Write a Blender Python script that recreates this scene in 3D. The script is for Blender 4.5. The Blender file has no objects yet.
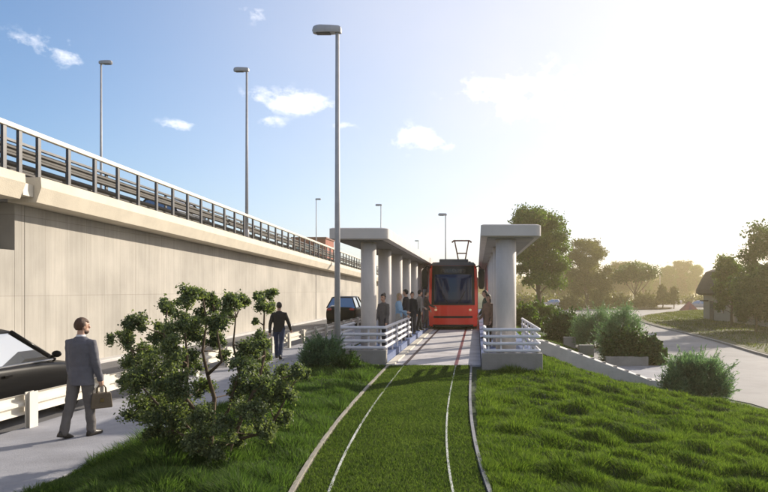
import bpy, bmesh, math, random
import numpy as np
from mathutils import Vector, Matrix

random.seed(7)
rng = np.random.default_rng(7)
SC = bpy.context.scene
COL = SC.collection
R = math.radians
EYE = 2.2
VX, VY, F = 477.0, 290.0, 650.0          # horizon, vanishing point and focal length read off the photograph
SUN_AZ, SUN_EL = 41.0, 22.0              # to the right of straight ahead


def at(px, py, y):
    """A point seen at a photo pixel, at y metres ahead."""
    return Vector(((px - VX) * y / F, y, EYE + (VY - py) * y / F))


def sm(a, b, t):
    t = min(1, max(0, (t - a) / (b - a)))
    return t * t * (3 - 2 * t)


# ------------------------------------------------------------------ materials
MATS = {}


def nodes_of(name):
    m = bpy.data.materials.new(name)
    m.use_nodes = True
    nt = m.node_tree
    return m, nt, nt.nodes, nt.links, nt.nodes['Principled BSDF']


def mat(name, col, rough=.7, var=.12, scale=3.0, bump=0.0, metal=0.0, coat=0.0, spec=.5, stretch=(1, 1, 1), bscale=None,
        col2=None):
    if name in MATS:
        return MATS[name]
    m, nt, N, L, P = nodes_of(name)
    tc = N.new('ShaderNodeTexCoord')
    mp = N.new('ShaderNodeMapping')
    mp.inputs['Scale'].default_value = stretch
    L.new(tc.outputs['Object'], mp.inputs[0])
    n1 = N.new('ShaderNodeTexNoise')
    n1.inputs['Scale'].default_value = scale
    n1.inputs['Detail'].default_value = 6
    n1.inputs['Roughness'].default_value = .65
    L.new(mp.outputs[0], n1.inputs['Vector'])
    cr = N.new('ShaderNodeValToRGB')
    c = Vector(col)
    a = c * (1 - var)
    b = Vector(col2) if col2 else c * (1 + var)
    cr.color_ramp.elements[0].position = .3
    cr.color_ramp.elements[1].position = .7
    cr.color_ramp.elements[0].color = (*a, 1)
    cr.color_ramp.elements[1].color = (*b, 1)
    L.new(n1.outputs['Fac'], cr.inputs[0])
    L.new(cr.outputs[0], P.inputs['Base Color'])
    P.inputs['Roughness'].default_value = rough
    P.inputs['Metallic'].default_value = metal
    P.inputs['Coat Weight'].default_value = coat
    P.inputs['Coat Roughness'].default_value = .05
    P.inputs['Specular IOR Level'].default_value = spec
    if bump:
        n2 = N.new('ShaderNodeTexNoise')
        n2.inputs['Scale'].default_value = bscale or scale * 12
        n2.inputs['Detail'].default_value = 4
        L.new(mp.outputs[0], n2.inputs['Vector'])
        bp = N.new('ShaderNodeBump')
        bp.inputs['Strength'].default_value = bump
        bp.inputs['Distance'].default_value = .02
        L.new(n2.outputs['Fac'], bp.inputs['Height'])
        L.new(bp.outputs[0], P.inputs['Normal'])
    MATS[name] = m
    return m


def leaf_mat(name, ca, cb, trans=.35, tcol=None, rough=.5, spec=.3):
    """Leaves and blades: each one its own tone (random per island), some light passes through."""
    if name in MATS:
        return MATS[name]
    m, nt, N, L, P = nodes_of(name)
    g = N.new('ShaderNodeNewGeometry')
    tc = N.new('ShaderNodeTexCoord')
    nz = N.new('ShaderNodeTexNoise')
    nz.inputs['Scale'].default_value = 1.3
    L.new(tc.outputs['Object'], nz.inputs['Vector'])
    mx = N.new('ShaderNodeMix')
    mx.inputs['Factor'].default_value = .45
    L.new(g.outputs['Random Per Island'], mx.inputs['A'])
    L.new(nz.outputs['Fac'], mx.inputs['B'])
    cr = N.new('ShaderNodeValToRGB')
    cr.color_ramp.elements[0].position = .2
    cr.color_ramp.elements[1].position = .8
    cr.color_ramp.elements[0].color = (*ca, 1)
    cr.color_ramp.elements[1].color = (*cb, 1)
    L.new(mx.outputs['Result'], cr.inputs[0])
    L.new(cr.outputs[0], P.inputs['Base Color'])
    P.inputs['Roughness'].default_value = rough
    P.inputs['Specular IOR Level'].default_value = spec
    tr = N.new('ShaderNodeBsdfTranslucent')
    hs = N.new('ShaderNodeMix')
    hs.data_type = 'RGBA'
    hs.blend_type = 'MULTIPLY'
    hs.inputs['Factor'].default_value = 1
    L.new(cr.outputs[0], hs.inputs['A'])
    hs.inputs['B'].default_value = (*(tcol or (1.6, 1.7, .7)), 1)
    L.new(hs.outputs['Result'], tr.inputs['Color'])
    ms = N.new('ShaderNodeMixShader')
    ms.inputs[0].default_value = trans
    L.new(P.outputs[0], ms.inputs[1])
    L.new(tr.outputs[0], ms.inputs[2])
    L.new(ms.outputs[0], N['Material Output'].inputs['Surface'])
    MATS[name] = m
    return m


def wall_mat():
    m, nt, N, L, P = nodes_of('board_marked_concrete')
    tc = N.new('ShaderNodeTexCoord')
    sp = N.new('ShaderNodeSeparateXYZ')
    L.new(tc.outputs['Object'], sp.inputs[0])
    cb = N.new('ShaderNodeCombineXYZ')
    L.new(sp.outputs['Y'], cb.inputs['X'])
    L.new(sp.outputs['Z'], cb.inputs['Y'])
    br = N.new('ShaderNodeTexBrick')
    br.offset = 0.0
    br.inputs['Scale'].default_value = 1
    br.inputs['Mortar Size'].default_value = .012
    br.inputs['Mortar Smooth'].default_value = .4
    br.inputs['Brick Width'].default_value = .92
    br.inputs['Row Height'].default_value = 2.05
    br.inputs['Color1'].default_value = (.40, .375, .33, 1)
    br.inputs['Color2'].default_value = (.445, .415, .365, 1)
    br.inputs['Mortar'].default_value = (.33, .305, .265, 1)
    L.new(cb.outputs[0], br.inputs['Vector'])
    # thin board marks and rain streaks running down
    mp = N.new('ShaderNodeMapping')
    mp.inputs['Scale'].default_value = (1, 5.0, .22)
    L.new(tc.outputs['Object'], mp.inputs[0])
    nz = N.new('ShaderNodeTexNoise')
    nz.inputs['Scale'].default_value = 1.6
    nz.inputs['Detail'].default_value = 8
    nz.inputs['Roughness'].default_value = .7
    L.new(mp.outputs[0], nz.inputs['Vector'])
    r1 = N.new('ShaderNodeMapRange')
    r1.inputs['From Min'].default_value = .3
    r1.inputs['From Max'].default_value = .7
    r1.inputs['To Min'].default_value = .86
    r1.inputs['To Max'].default_value = 1.10
    L.new(nz.outputs['Fac'], r1.inputs['Value'])
    n2 = N.new('ShaderNodeTexNoise')
    n2.inputs['Scale'].default_value = .55
    n2.inputs['Detail'].default_value = 5
    L.new(tc.outputs['Object'], n2.inputs['Vector'])
    r2 = N.new('ShaderNodeMapRange')
    r2.inputs['From Min'].default_value = .35
    r2.inputs['From Max'].default_value = .7
    r2.inputs['To Min'].default_value = .80
    r2.inputs['To Max'].default_value = 1.07
    L.new(n2.outputs['Fac'], r2.inputs['Value'])
    mu = N.new('ShaderNodeMath')
    mu.operation = 'MULTIPLY'
    L.new(r1.outputs[0], mu.inputs[0])
    L.new(r2.outputs[0], mu.inputs[1])
    vm = N.new('ShaderNodeVectorMath')
    vm.operation = 'SCALE'
    L.new(br.outputs['Color'], vm.inputs[0])
    L.new(mu.outputs[0], vm.inputs['Scale'])
    L.new(vm.outputs[0], P.inputs['Base Color'])
    P.inputs['Roughness'].default_value = .85
    bp = N.new('ShaderNodeBump')
    bp.inputs['Strength'].default_value = .5
    bp.inputs['Distance'].default_value = .015
    L.new(mu.outputs[0], bp.inputs['Height'])
    L.new(bp.outputs[0], P.inputs['Normal'])
    return m


def glass_mat(name, col, refl=.35):
    """Tinted coated glass: dark body, mirror-like coat."""
    if name in MATS:
        return MATS[name]
    m, nt, N, L, P = nodes_of(name)
    P.inputs['Base Color'].default_value = (*col, 1)
    P.inputs['Roughness'].default_value = .03
    P.inputs['Specular IOR Level'].default_value = .35
    gl = N.new('ShaderNodeBsdfGlossy')
    gl.inputs['Color'].default_value = (.9, .93, .95, 1)
    gl.inputs['Roughness'].default_value = .02
    ms = N.new('ShaderNodeMixShader')
    ms.inputs[0].default_value = refl
    L.new(P.outputs[0], ms.inputs[1])
    L.new(gl.outputs[0], ms.inputs[2])
    L.new(ms.outputs[0], N['Material Output'].inputs['Surface'])
    MATS[name] = m
    return m


def lamp_mat(name, col, e):
    m, nt, N, L, P = nodes_of(name)
    P.inputs['Base Color'].default_value = (*col, 1)
    P.inputs['Roughness'].default_value = .15
    P.inputs['Emission Color'].default_value = (*col, 1)
    P.inputs['Emission Strength'].default_value = e
    return m


M_WALL = wall_mat()
M_COPING = mat('coping_concrete', (.60, .54, .43), .8, .10, 1.2, .25, bscale=30)
M_CONC = mat('light_concrete', (.50, .485, .47), .8, .12, 1.6, .25, bscale=40)
M_COLUMN = mat('column_concrete', (.54, .50, .465), .7, .2, 1.3, .15, bscale=30, stretch=(1, 1, .3))
M_GREY = mat('grey_concrete', (.25, .238, .22), .85, .18, 1.4, .3, bscale=30)
M_CANOPY = mat('canopy_render', (.52, .485, .45), .7, .10, .8, .1, bscale=30)
M_RAILC = mat('cream_rail_paint', (.62, .57, .47), .5, .10, 2.5)
M_POSTD = mat('dark_post_steel', (.055, .055, .06), .45, .25, 5, metal=.3)
M_BARRIER = mat('weathered_barrier_steel', (.028, .024, .021), .6, .6, 2.2, metal=.2, stretch=(1, .4, 3))
M_LAMP = mat('galvanised_lamp_steel', (.34, .34, .35), .5, .12, 4)
M_WHITE = mat('white_guardrail_paint', (.66, .62, .54), .5, .10, 2.0)
M_FENCE = mat('pale_fence_paint', (.62, .62, .66), .4, .08, 3)
M_ASPH = mat('worn_asphalt', (.12, .118, .12), .85, .18, .6, .35, bscale=60)
M_PAVE = mat('pale_paving', (.262, .265, .290), .8, .24, .9, .25, bscale=50)
M_LOWER = mat('bleached_asphalt', (.235, .225, .22), .85, .22, .3, .3, bscale=30)
M_KERB = mat('kerb_stone', (.28, .255, .215), .8, .22, 3, .2)
M_SOIL = mat('soil_and_thatch', (.020, .040, .010), .95, .4, 2.5, .6, col2=(.035, .062, .016))
M_ISLAND = mat('verge_turf', (.05, .06, .018), .95, .35, .35, .8, bscale=9, col2=(.09, .085, .033))
M_STEEL = mat('polished_rail_steel', (.60, .60, .55), .5, .3, 5, metal=.3)
M_RUST = mat('dark_groove_rail', (.07, .045, .045), .5, .3, 5, metal=.4)
M_BLUEPAVE = mat('blue_grey_platform_paving', (.075, .115, .25), .55, .2, 3, .15)
M_BARK = mat('bark', (.10, .07, .045), .9, .35, 6, .7, stretch=(1, 1, .25))
M_BLACK = mat('black_plastic', (.018, .018, .02), .45, .2, 8)
M_RUBBER = mat('tyre_rubber', (.02, .02, .02), .85, .2, 10, .2)
M_ALLOY = mat('alloy_rim', (.45, .45, .46), .3, .1, 6, metal=.8)


# ------------------------------------------------------------------ mesh builder
class MB:
    def __init__(s):
        s.v = []
        s.f = []

    def box(s, x0, x1, y0, y1, z0, z1):
        n = len(s.v)
        s.v += [(x0, y0, z0), (x1, y0, z0), (x1, y1, z0), (x0, y1, z0), (x0, y0, z1), (x1, y0, z1), (x1, y1, z1), (x0, y1, z1)]
        s.f += [tuple(n + i for i in q) for q in ((3, 2, 1, 0), (4, 5, 6, 7), (0, 1, 5, 4), (1, 2, 6, 5), (2, 3, 7, 6), (3, 0, 4, 7))]
        return s

    def loft(s, rings, cap=True, closed=True):
        n0 = len(s.v)
        k = len(rings[0])
        for r in rings:
            s.v += [tuple(p) for p in r]
        for i in range(len(rings) - 1):
            for j in range(k if closed else k - 1):
                a = n0 + i * k + j
                b = n0 + i * k + (j + 1) % k
                s.f.append((a, b, b + k, a + k))
        if cap:
            s.f.append(tuple(n0 + j for j in reversed(range(k))))
            s.f.append(tuple(n0 + (len(rings) - 1) * k + j for j in range(k)))
        return s

    def tube(s, pts, rad, n=8, round_ends=False, sq=1.0):
        pts = [Vector(p) for p in pts]
        if not hasattr(rad, '__len__'):
            rad = [rad] * len(pts)
        rad = list(rad)
        if round_ends:
            d0 = (pts[0] - pts[1]).normalized()
            d1 = (pts[-1] - pts[-2]).normalized()
            r0, r1 = rad[0], rad[-1]
            pts = [pts[0] + d0 * r0 * .95, pts[0] + d0 * r0 * .6] + pts + [pts[-1] + d1 * r1 * .6, pts[-1] + d1 * r1 * .95]
            rad = [r0 * .3, r0 * .8] + rad + [r1 * .8, r1 * .3]
        rings = []
        prev = None
        for i, p in enumerate(pts):
            if i == 0:
                t = pts[1] - p
            elif i == len(pts) - 1:
                t = p - pts[i - 1]
            else:
                t = (pts[i + 1] - p).normalized() + (p - pts[i - 1]).normalized()
            t.normalize()
            if prev is None:
                ref = Vector((0, 0, 1)) if abs(t.z) < .9 else Vector((0, 1, 0))
                u = t.cross(ref).normalized()
            else:
                u = (prev - t * prev.dot(t)).normalized()
            prev = u
            w = t.cross(u)
            rings.append([p + (u * math.cos(a) + w * math.sin(a) * sq) * rad[i] for a in [2 * math.pi * (j + .5) / n for j in range(n)]])
        return s.loft(rings)

    def ellip(s, c, r, nu=14, nv=10, rot=None):
        c = Vector(c)
        rings = []
        for i in range(nv + 1):
            th = math.pi * (.02 + .96 * i / nv)
            ring = []
            for j in range(nu):
                ph = -2 * math.pi * j / nu
                p = Vector((r[0] * math.sin(th) * math.cos(ph), r[1] * math.sin(th) * math.sin(ph), r[2] * math.cos(th)))
                if rot is not None:
                    p = rot @ p
                ring.append(c + p)
            rings.append(ring)
        return s.loft(rings)

    def prism(s, outline, z0, z1):
        return s.loft([[(x, y, z0) for x, y in outline], [(x, y, z1) for x, y in outline]])

    def prism_y(s, outline, y0, y1):
        """outline of (x, z) run along y"""
        return s.loft([[(x, y0, z) for x, z in outline], [(x, y1, z) for x, z in outline]])

    def grid(s, xs, ys, fn):
        n = len(s.v)
        for y in ys:
            for x in xs:
                s.v.append(tuple(fn(x, y)))
        k = len(xs)
        for j in range(len(ys) - 1):
            for i in range(k - 1):
                a = n + j * k + i
                s.f.append((a, a + 1, a + 1 + k, a + k))
        return s

    def mesh(s, name):
        me = bpy.data.meshes.new(name)
        me.from_pydata(s.v, [], s.f)
        me.validate()
        bm = bmesh.new()
        bm.from_mesh(me)
        bmesh.ops.recalc_face_normals(bm, faces=bm.faces)
        bm.to_mesh(me)
        bm.free()
        return me

    def build(s, name, m, parent=None, smooth=False, bevel=0.0, seg=2):
        me = s.mesh(name)
        me.materials.append(m)
        o = bpy.data.objects.new(name, me)
        COL.objects.link(o)
        if parent:
            o.parent = parent
        if smooth:
            me.polygons.foreach_set('use_smooth', [True] * len(me.polygons))
        if bevel:
            b = o.modifiers.new('bevel', 'BEVEL')
            b.width = bevel
            b.segments = seg
            b.limit_method = 'ANGLE'
        return o


def np_mesh(name, verts, faces_flat, loop_start, loop_total, m, parent=None, smooth=False):
    me = bpy.data.meshes.new(name)
    me.vertices.add(len(verts))
    me.vertices.foreach_set('co', np.ascontiguousarray(verts, dtype=np.float32).ravel())
    me.loops.add(len(faces_flat))
    me.loops.foreach_set('vertex_index', np.ascontiguousarray(faces_flat, dtype=np.int32))
    me.polygons.add(len(loop_start))
    me.polygons.foreach_set('loop_start', np.ascontiguousarray(loop_start, dtype=np.int32))
    me.polygons.foreach_set('loop_total', np.ascontiguousarray(loop_total, dtype=np.int32))
    if smooth:
        me.polygons.foreach_set('use_smooth', np.ones(len(loop_start), dtype=bool))
    me.update(calc_edges=True)
    me.validate()
    me.materials.append(m)
    o = bpy.data.objects.new(name, me)
    COL.objects.link(o)
    if parent:
        o.parent = parent
    return o


def tag(o, label=None, cat=None, group=None, kind=None):
    if label:
        o['label'] = label
    if cat:
        o['category'] = cat
    if group:
        o['group'] = group
    if kind:
        o['kind'] = kind
    return o


def thing(name, label, cat, loc=(0, 0, 0), rz=0, group=None):
    o = bpy.data.objects.new(name, None)
    o.empty_display_size = .2
    COL.objects.link(o)
    o.location = loc
    o.rotation_euler = (0, 0, rz)
    return tag(o, label, cat, group)


def dup(root, loc, rz=None, label=None, group=None, scale=None):
    """A copy of a thing with copies of its parts and their sub-parts."""
    def cp(o, parent):
        c = o.copy()
        COL.objects.link(c)
        if parent:
            c.parent = parent
        for ch in list(o.children):
            cp(ch, c)
        return c
    c = cp(root, None)
    c.location = loc
    if rz is not None:
        c.rotation_euler = (0, 0, rz)
    if scale:
        c.scale = scale if hasattr(scale, '__len__') else (scale,) * 3
    tag(c, label, None, group)
    return c


def bake(o, mods):
    """Turn modifiers into real mesh."""
    for fn in mods:
        fn(o)
    dg = bpy.context.evaluated_depsgraph_get()
    me = bpy.data.meshes.new_from_object(o.evaluated_get(dg))
    o.modifiers.clear()
    old = o.data
    o.data = me
    me.name = o.name
    bpy.data.meshes.remove(old)
    me.polygons.foreach_set('use_smooth', [True] * len(me.polygons))
    return o


# ------------------------------------------------------------------ ground levels
def zt(y):                                   # track bed
    return .2 if y >= 17 else max(-.3, .2 - .0245 * (17 - y))


def xc(y):                                   # track centre line, curving to the right as it comes nearer
    if y >= 17:
        return -1.25
    t = (17 - y) / 9.8
    return -1.25 + .295 * t ** 3.5 if t < 1.15 else -1.25 + .295 * 1.15 ** 3.5 + .12 * (t - 1.15) * 9.8


KW = 1.1
LOW = -1.2


def wob(x, y):
    return .85 * (.05 * math.sin(1.9 * x + 1.3 * y) + .045 * math.sin(2.9 * x - 3.3 * y + 1) + .05 * math.sin(4.1 * x + 6.3 * y + 2) + .03 * math.sin(-3 * x + 9.5 * y))


def h(x, y):
    c = xc(y)
    z0 = zt(y)
    if x <= -4.8:
        return 0.0
    if x < c - KW - .06:
        w = c - KW - .06
        t = (x + 4.8) / (w + 4.8)
        return t * (z0 - .02) + .20 * math.sin(math.pi * t) ** .8 * sm(26, 12, y) + wob(x, y) * min(1, 4 * t * (1 - t)) * .6
    if x <= c + KW + .06 or (y > 16.4 and x < 1.7):
        return z0 - .03
    xk = c + KW + .06
    x0 = xk + (1.7 - xk) * sm(14.3, 17.2, y)
    top = z0 - .02
    xf = 8.4 + (5.7 - 8.4) * sm(16.5, 23.5, y) + 3.2 * sm(45, 75, y)
    t = min(1, max(0, (x - x0) / (xf - x0)))
    te = t + (.05 + .10 * sm(16, 19, y)) * math.sin(math.pi * t)
    fade = min(1, 5 * t) * min(1, 6 * (1 - t))
    return top + (LOW - top) * te + .14 * math.sin(math.pi * t) * sm(24, 14, y) * sm(18, 15, y) + wob(x, y) * fade


def graded(a, b, step, far, grow=1.35):
    v = list(np.arange(a, b + 1e-6, step))
    s, x = step, b
    while x < far[1]:
        s *= grow
        x += s
        v.append(x)
    s, x = step, a
    while x > far[0]:
        s *= grow
        x -= s
        v.insert(0, x)
    return v


def build_ground():
    xs = sorted(set([round(x, 3) for x in graded(-5.6, 10, .15, (-620, 620))]))
    ys = graded(3, 46, .12, (-160, 640))
    mb = MB()
    mb.grid(xs, ys, lambda x, y: (x, y, h(x, y) - (.015 if -4.8 < x < 9 and y < 46 else 0) if -6 < x < 13 else (0 if x < 0 else LOW)))
    o = mb.build('ground', M_SOIL, smooth=True)
    tag(o, kind='structure')


build_ground()


def sheet(name, pts, z, m, th=0.02, kind='structure'):
    mb = MB()
    mb.prism(pts, z - th, z)
    return tag(mb.build(name, m), kind=kind)


# left road, pavement and the strip by the wall
sheet('road', [(-11.2, -40), (-7.1, -40), (-7.1, 260), (-11.2, 260)], .012, M_ASPH)
tag(MB().box(-7.1, -4.8, -40, 90, -.2, .05).build('pavement', M_PAVE, bevel=.01), kind='structure')
tag(MB().box(-11.62, -11.2, -40, 260, -.2, .10).build('kerb_strip', M_CONC, bevel=.02), kind='structure')
# right hand lower road: paved ground from the foot of the bank outwards
low = [(8.55, -40), (8.55, 17), (8.2, 19.5), (6.2, 23.3), (5.8, 31), (5.75, 44), (8.9, 76), (9.2, 240), (150, 240), (150, -40)]
sheet('lower_road', low, LOW + .004, M_LOWER)
isl = [(14.2, 25), (14.55, 32.5), (15.6, 41.7), (16.1, 49.1), (16.4, 58.2), (17.2, 68), (18.2, 75), (20.4, 82), (25, 92), (32, 104), (42, 113), (62, 124),
       (90, 126), (90, 10), (20, 10), (15.6, 16)]


def offset_poly(p, d):
    out = []
    n = len(p)
    for i in range(n):
        a, b, c = Vector(p[i - 1]), Vector(p[i]), Vector(p[(i + 1) % n])
        t = ((b - a).normalized() + (c - b).normalized()).normalized()
        out.append((b.x + t.y * d, b.y - t.x * d))
    return out


def smooth_poly(p):
    out = []
    n = len(p)
    for i in range(n):
        a, b = Vector(p[i]), Vector(p[(i + 1) % n])
        out += [tuple(a * .75 + b * .25), tuple(a * .25 + b * .75)]
    return out


isl = smooth_poly(isl)
inner = offset_poly(isl, .16)
if abs(inner[5][0]) < abs(isl[5][0]):
    inner = offset_poly(isl, -.16)
tag(MB().prism(isl, LOW - .1, LOW + .12).build('kerb', M_KERB, bevel=.02), kind='structure')
tag(MB().prism(inner, LOW - .05, LOW + .135).build('verge', M_ISLAND), kind='structure')
bed = smooth_poly([(21.5, 119), (24, 112), (31, 112), (36, 118), (37, 128), (24, 130)])
tag(MB().prism(bed, LOW - .1, LOW + .22).build('planting_bed', mat('bed_soil', (.05, .035, .025), .95, .3, 1, .5)), kind='structure')

# track: paved slab from the platforms on, kerbs beside the grass
tag(MB().box(-2.44, .10, 17.3, 90, -.1, .2).build('track_slab', mat('track_slab_concrete', (.44, .42, .43), .75, .3, 1.5, .3, bscale=25, col2=(.56, .54, .55))),
    kind='structure')


def along(off, y0, y1, n):
    return [(xc(y) + off, y, zt(y)) for y in np.linspace(y0, y1, n)]


def strip(name, o0, o1, z0, z1, y0, y1, m, n=60):
    rings = []
    for y in np.linspace(y0, y1, n):
        rings.append([(xc(y) + o0, y, zt(y) + z0), (xc(y) + o1, y, zt(y) + z0), (xc(y) + o1, y, zt(y) + z1), (xc(y) + o0, y, zt(y) + z1)])
    return MB().loft(rings).build(name, m)


for a, b, nm in ((-KW - .03, -KW + .025, 'left'), (KW - .024, KW + .024, 'right')):
    tag(strip('track_kerb', a, b, -.2, .016, 3.5, 17.28, M_KERB if nm == 'left' else mat('shade_grey_kerb', (.20, .20, .215), .8, .2, 3, .2)), kind='structure')  # right kerb's shade is painted in as a darker, bluer grey
for s, lab in ((-1, 'left'), (1, 'right')):
    o = strip('rail', s * .69 - .014, s * .69 + .014, -.12, .004, 3.5, 17.29, M_STEEL)
    tag(o, 'pale steel tram rail in the mown grass, %s' % ('nearer the leafy bush' if s < 0 else 'nearer the grassy bank'), 'rail', 'tram rails in the grass')
    mb = MB()
    mb.box(-1.25 + s * .69 - .045, -1.25 + s * .69 + .045, 17.31, 88, .1, .206)
    mr = M_RUST if s < 0 else mat('red_brown_rail', (.16, .03, .035), .5, .3, 5, metal=.3)
    tag(mb.build('groove_rail', mr), 'dark tram rail in the paved slab between the platforms' if s < 0 else
        'reddish tram rail in the paved slab, beside the right platform', 'rail', 'tram rails in the slab')
tag(MB().box(-2.43, -2.2, 17.32, 60, .1, .235).build('platform_kerb', M_RAILC, bevel=.01), kind='structure')


# ------------------------------------------------------------------ grass
def tris_quads(verts, quads, tris):
    flat = np.concatenate([quads.ravel(), tris.ravel()])
    nq, nt_ = len(quads), len(tris)
    tot = np.concatenate([np.full(nq, 4), np.full(nt_, 3)])
    st = np.concatenate([[0], np.cumsum(tot)[:-1]])
    return flat, st, tot


def blades(name, xy, z, hgt, wid, lean, m, **kw):
    n = len(xy)
    ang = rng.uniform(0, 2 * np.pi, n)
    u = np.stack([np.cos(ang), np.sin(ang), np.zeros(n)], 1) * (wid / 2)[:, None]
    base = np.column_stack([xy, z])
    up = np.zeros((n, 3))
    up[:, 2] = 1
    ln = np.column_stack([lean, np.zeros(n)])
    mid = base + up * (hgt * .55)[:, None] + ln * (hgt * .35)[:, None]
    tip = base + up * (hgt * .9)[:, None] + ln * (hgt * 1.0)[:, None]
    V = np.stack([base - u, base + u, mid + u * .75, mid - u * .75, tip], 1).reshape(-1, 3)
    i = np.arange(n) * 5
    q = np.stack([i, i + 1, i + 2, i + 3], 1)
    t = np.stack([i + 3, i + 2, i + 4], 1)
    return np_mesh(name, V, *tris_quads(V, q, t), m, **kw)


H = np.vectorize(h)


def tufted(name, x0, x1, bands, keep, hb, ht, m, lab, wid=.008):
    """long grass growing in tufts: blades near a tuft's middle stand taller and lean outwards"""
    P, HG, LN, WD = [], [], [], []
    for y0, y1, dens, tuft in bands:
        n = int((x1 - x0) * (y1 - y0) * dens)
        pts = np.column_stack([rng.uniform(x0, x1, n), rng.uniform(y0, y1, n)])
        pts = pts[keep(pts)]
        nc = int((x1 - x0 + 1) * (y1 - y0 + 1) * tuft)
        cen = np.column_stack([rng.uniform(x0 - .5, x1 + .5, nc), rng.uniform(y0 - .5, y1 + .5, nc)])
        cr = rng.uniform(.10, .30, nc)
        ch = rng.uniform(.45, 1.1, nc) ** 2 * rng.choice([.5, 1, 1.5], nc)
        best = np.zeros(len(pts))
        dirv = np.zeros((len(pts), 2))
        for k in range(0, len(pts), 4000):
            d = pts[k:k + 4000, None, :] - cen[None]
            r = np.sqrt((d ** 2).sum(2)) / cr
            w = np.exp(-r * r) * ch
            j = w.argmax(1)
            ii = np.arange(len(j))
            best[k:k + 4000] = w[ii, j]
            dv = d[ii, j]
            dirv[k:k + 4000] = dv / np.maximum(.05, np.linalg.norm(dv, axis=1))[:, None] * np.minimum(1, r[ii, j])[:, None]
        hg = (hb + ht * best) * rng.uniform(.6, 1.25, len(pts))
        P.append(pts)
        HG.append(hg)
        LN.append(dirv * .55 + rng.normal(0, .28, (len(pts), 2)) + np.array([-.12, -.05]))
        WD.append(np.full(len(pts), wid) * (1 + max(0, (y0 - 7)) * .11) * rng.uniform(.7, 1.3, len(pts)))
    P, HG, LN, WD = map(np.concatenate, (P, HG, LN, WD))
    o = blades(name, P, H(P[:, 0], P[:, 1]) - .01, HG, WD, LN, m)
    return tag(o, lab, 'grass', kind='stuff')


M_VERGE = leaf_mat('dry_verge_grass', (.035, .058, .015), (.10, .125, .034), .4, (1.5, 1.5, .6), .6)
XC = np.vectorize(xc)
M_GRASS = leaf_mat('long_grass', (.026, .056, .014), (.150, .195, .055), .47, (1.4, 1.65, .5), .75, .12)
M_GRASSL = leaf_mat('verge_grass', (.026, .054, .018), (.120, .170, .058), .45, (1.35, 1.65, .6), .75, .15)
M_TURF = leaf_mat('mown_turf', (.030, .058, .018), (.145, .185, .066), .45, (1.35, 1.6, .5), .8, .08)


def keep_bank(p):
    x, y = p[:, 0], p[:, 1]
    c = XC(y) + KW + .02
    foot = 8.5 + (5.8 - 8.5) * np.clip((y - 17.5) / 5.8, 0, 1)
    ok = (x > c) & (x < foot) & ~((y > 16.4) & (x < 1.72)) & (x < y * .46 + .8)
    return ok & ~((y > 22.6) & (y < 24.1) & (x > 2.2))


tufted('grass', .0, 8.6, [(5.0, 8.5, 5600, 10), (8.5, 12, 3800, 9), (12, 17, 2300, 8), (17, 25, 1300, 6), (25, 45, 300, 3)], keep_bank, .05, .115, M_GRASS,
       'long tufted green grass covering the bank right of the track')


def keep_verge(p):
    x, y = p[:, 0], p[:, 1]
    return (x > -4.83) & (x < XC(y) - KW - .025) & ~((y > 17.2) & (x > -3.8)) & (x > -y * .76 - .4)


tufted('grass', -4.85, -1.0, [(5.0, 8.5, 5000, 9), (8.5, 13, 3400, 8), (13, 18, 2000, 6), (18, 40, 350, 3)], keep_verge, .05, .14, M_GRASSL,
       'dark long grass on the verge between the pavement and the track')
def verge_grass():
    n = 60000
    y = rng.uniform(28, 110, n)
    x = rng.uniform(14.8, 44, n)
    near = np.interp(y, [25, 32.5, 41.7, 49, 58, 68, 75, 82, 92, 104, 113], [14.4, 14.7, 15.8, 16.3, 16.6, 17.5, 18.7, 21, 26, 33.5, 44]) + .25
    k = (x > near) & ~((x > 25.4) & (y < 74))
    x, y = x[k], y[k]
    cl = .5 + .5 * np.sin(.9 * x + .5 * y) * np.sin(.6 * y - .7 * x + 2)
    o = blades('verge_grass', np.column_stack([x, y]), np.full(len(x), LOW + .12), (.06 + .14 * cl) * rng.uniform(.6, 1.3, len(x)), np.full(len(x), .05) * (y / 45), rng.normal(0, .3, (len(x), 2)), M_VERGE)
    tag(o, 'dry short grass on the kerbed verge in front of the house', 'grass', kind='stuff')


verge_grass()
# mown turf between the kerbs
n = 140000
ty = 5.6 + (17.28 - 5.6) * rng.uniform(0, 1, n) ** 1.25
tx = XC(ty) + rng.uniform(-KW + .045, KW - .045, n)
rel = tx - XC(ty)
k = (np.abs(np.abs(rel) - .69) > .024) | (rng.uniform(0, 1, n) < .85)
tx, ty = tx[k], ty[k]
tz = np.vectorize(zt)(ty)
pat = .5 + .5 * np.sin(3.1 * tx + 1.7 * ty) * np.sin(2.3 * ty - 1.9 * tx + 1)
tag(blades('track_grass', np.column_stack([tx, ty]), tz - .032, rng.uniform(.03, .065, len(tx)) * (.85 + .3 * pat), .008 * (1 + (ty - 6) * .12),
           rng.normal(0, .45, (len(tx), 2)), M_TURF), 'short mown turf between the two track kerbs', 'grass', kind='stuff')


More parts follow.
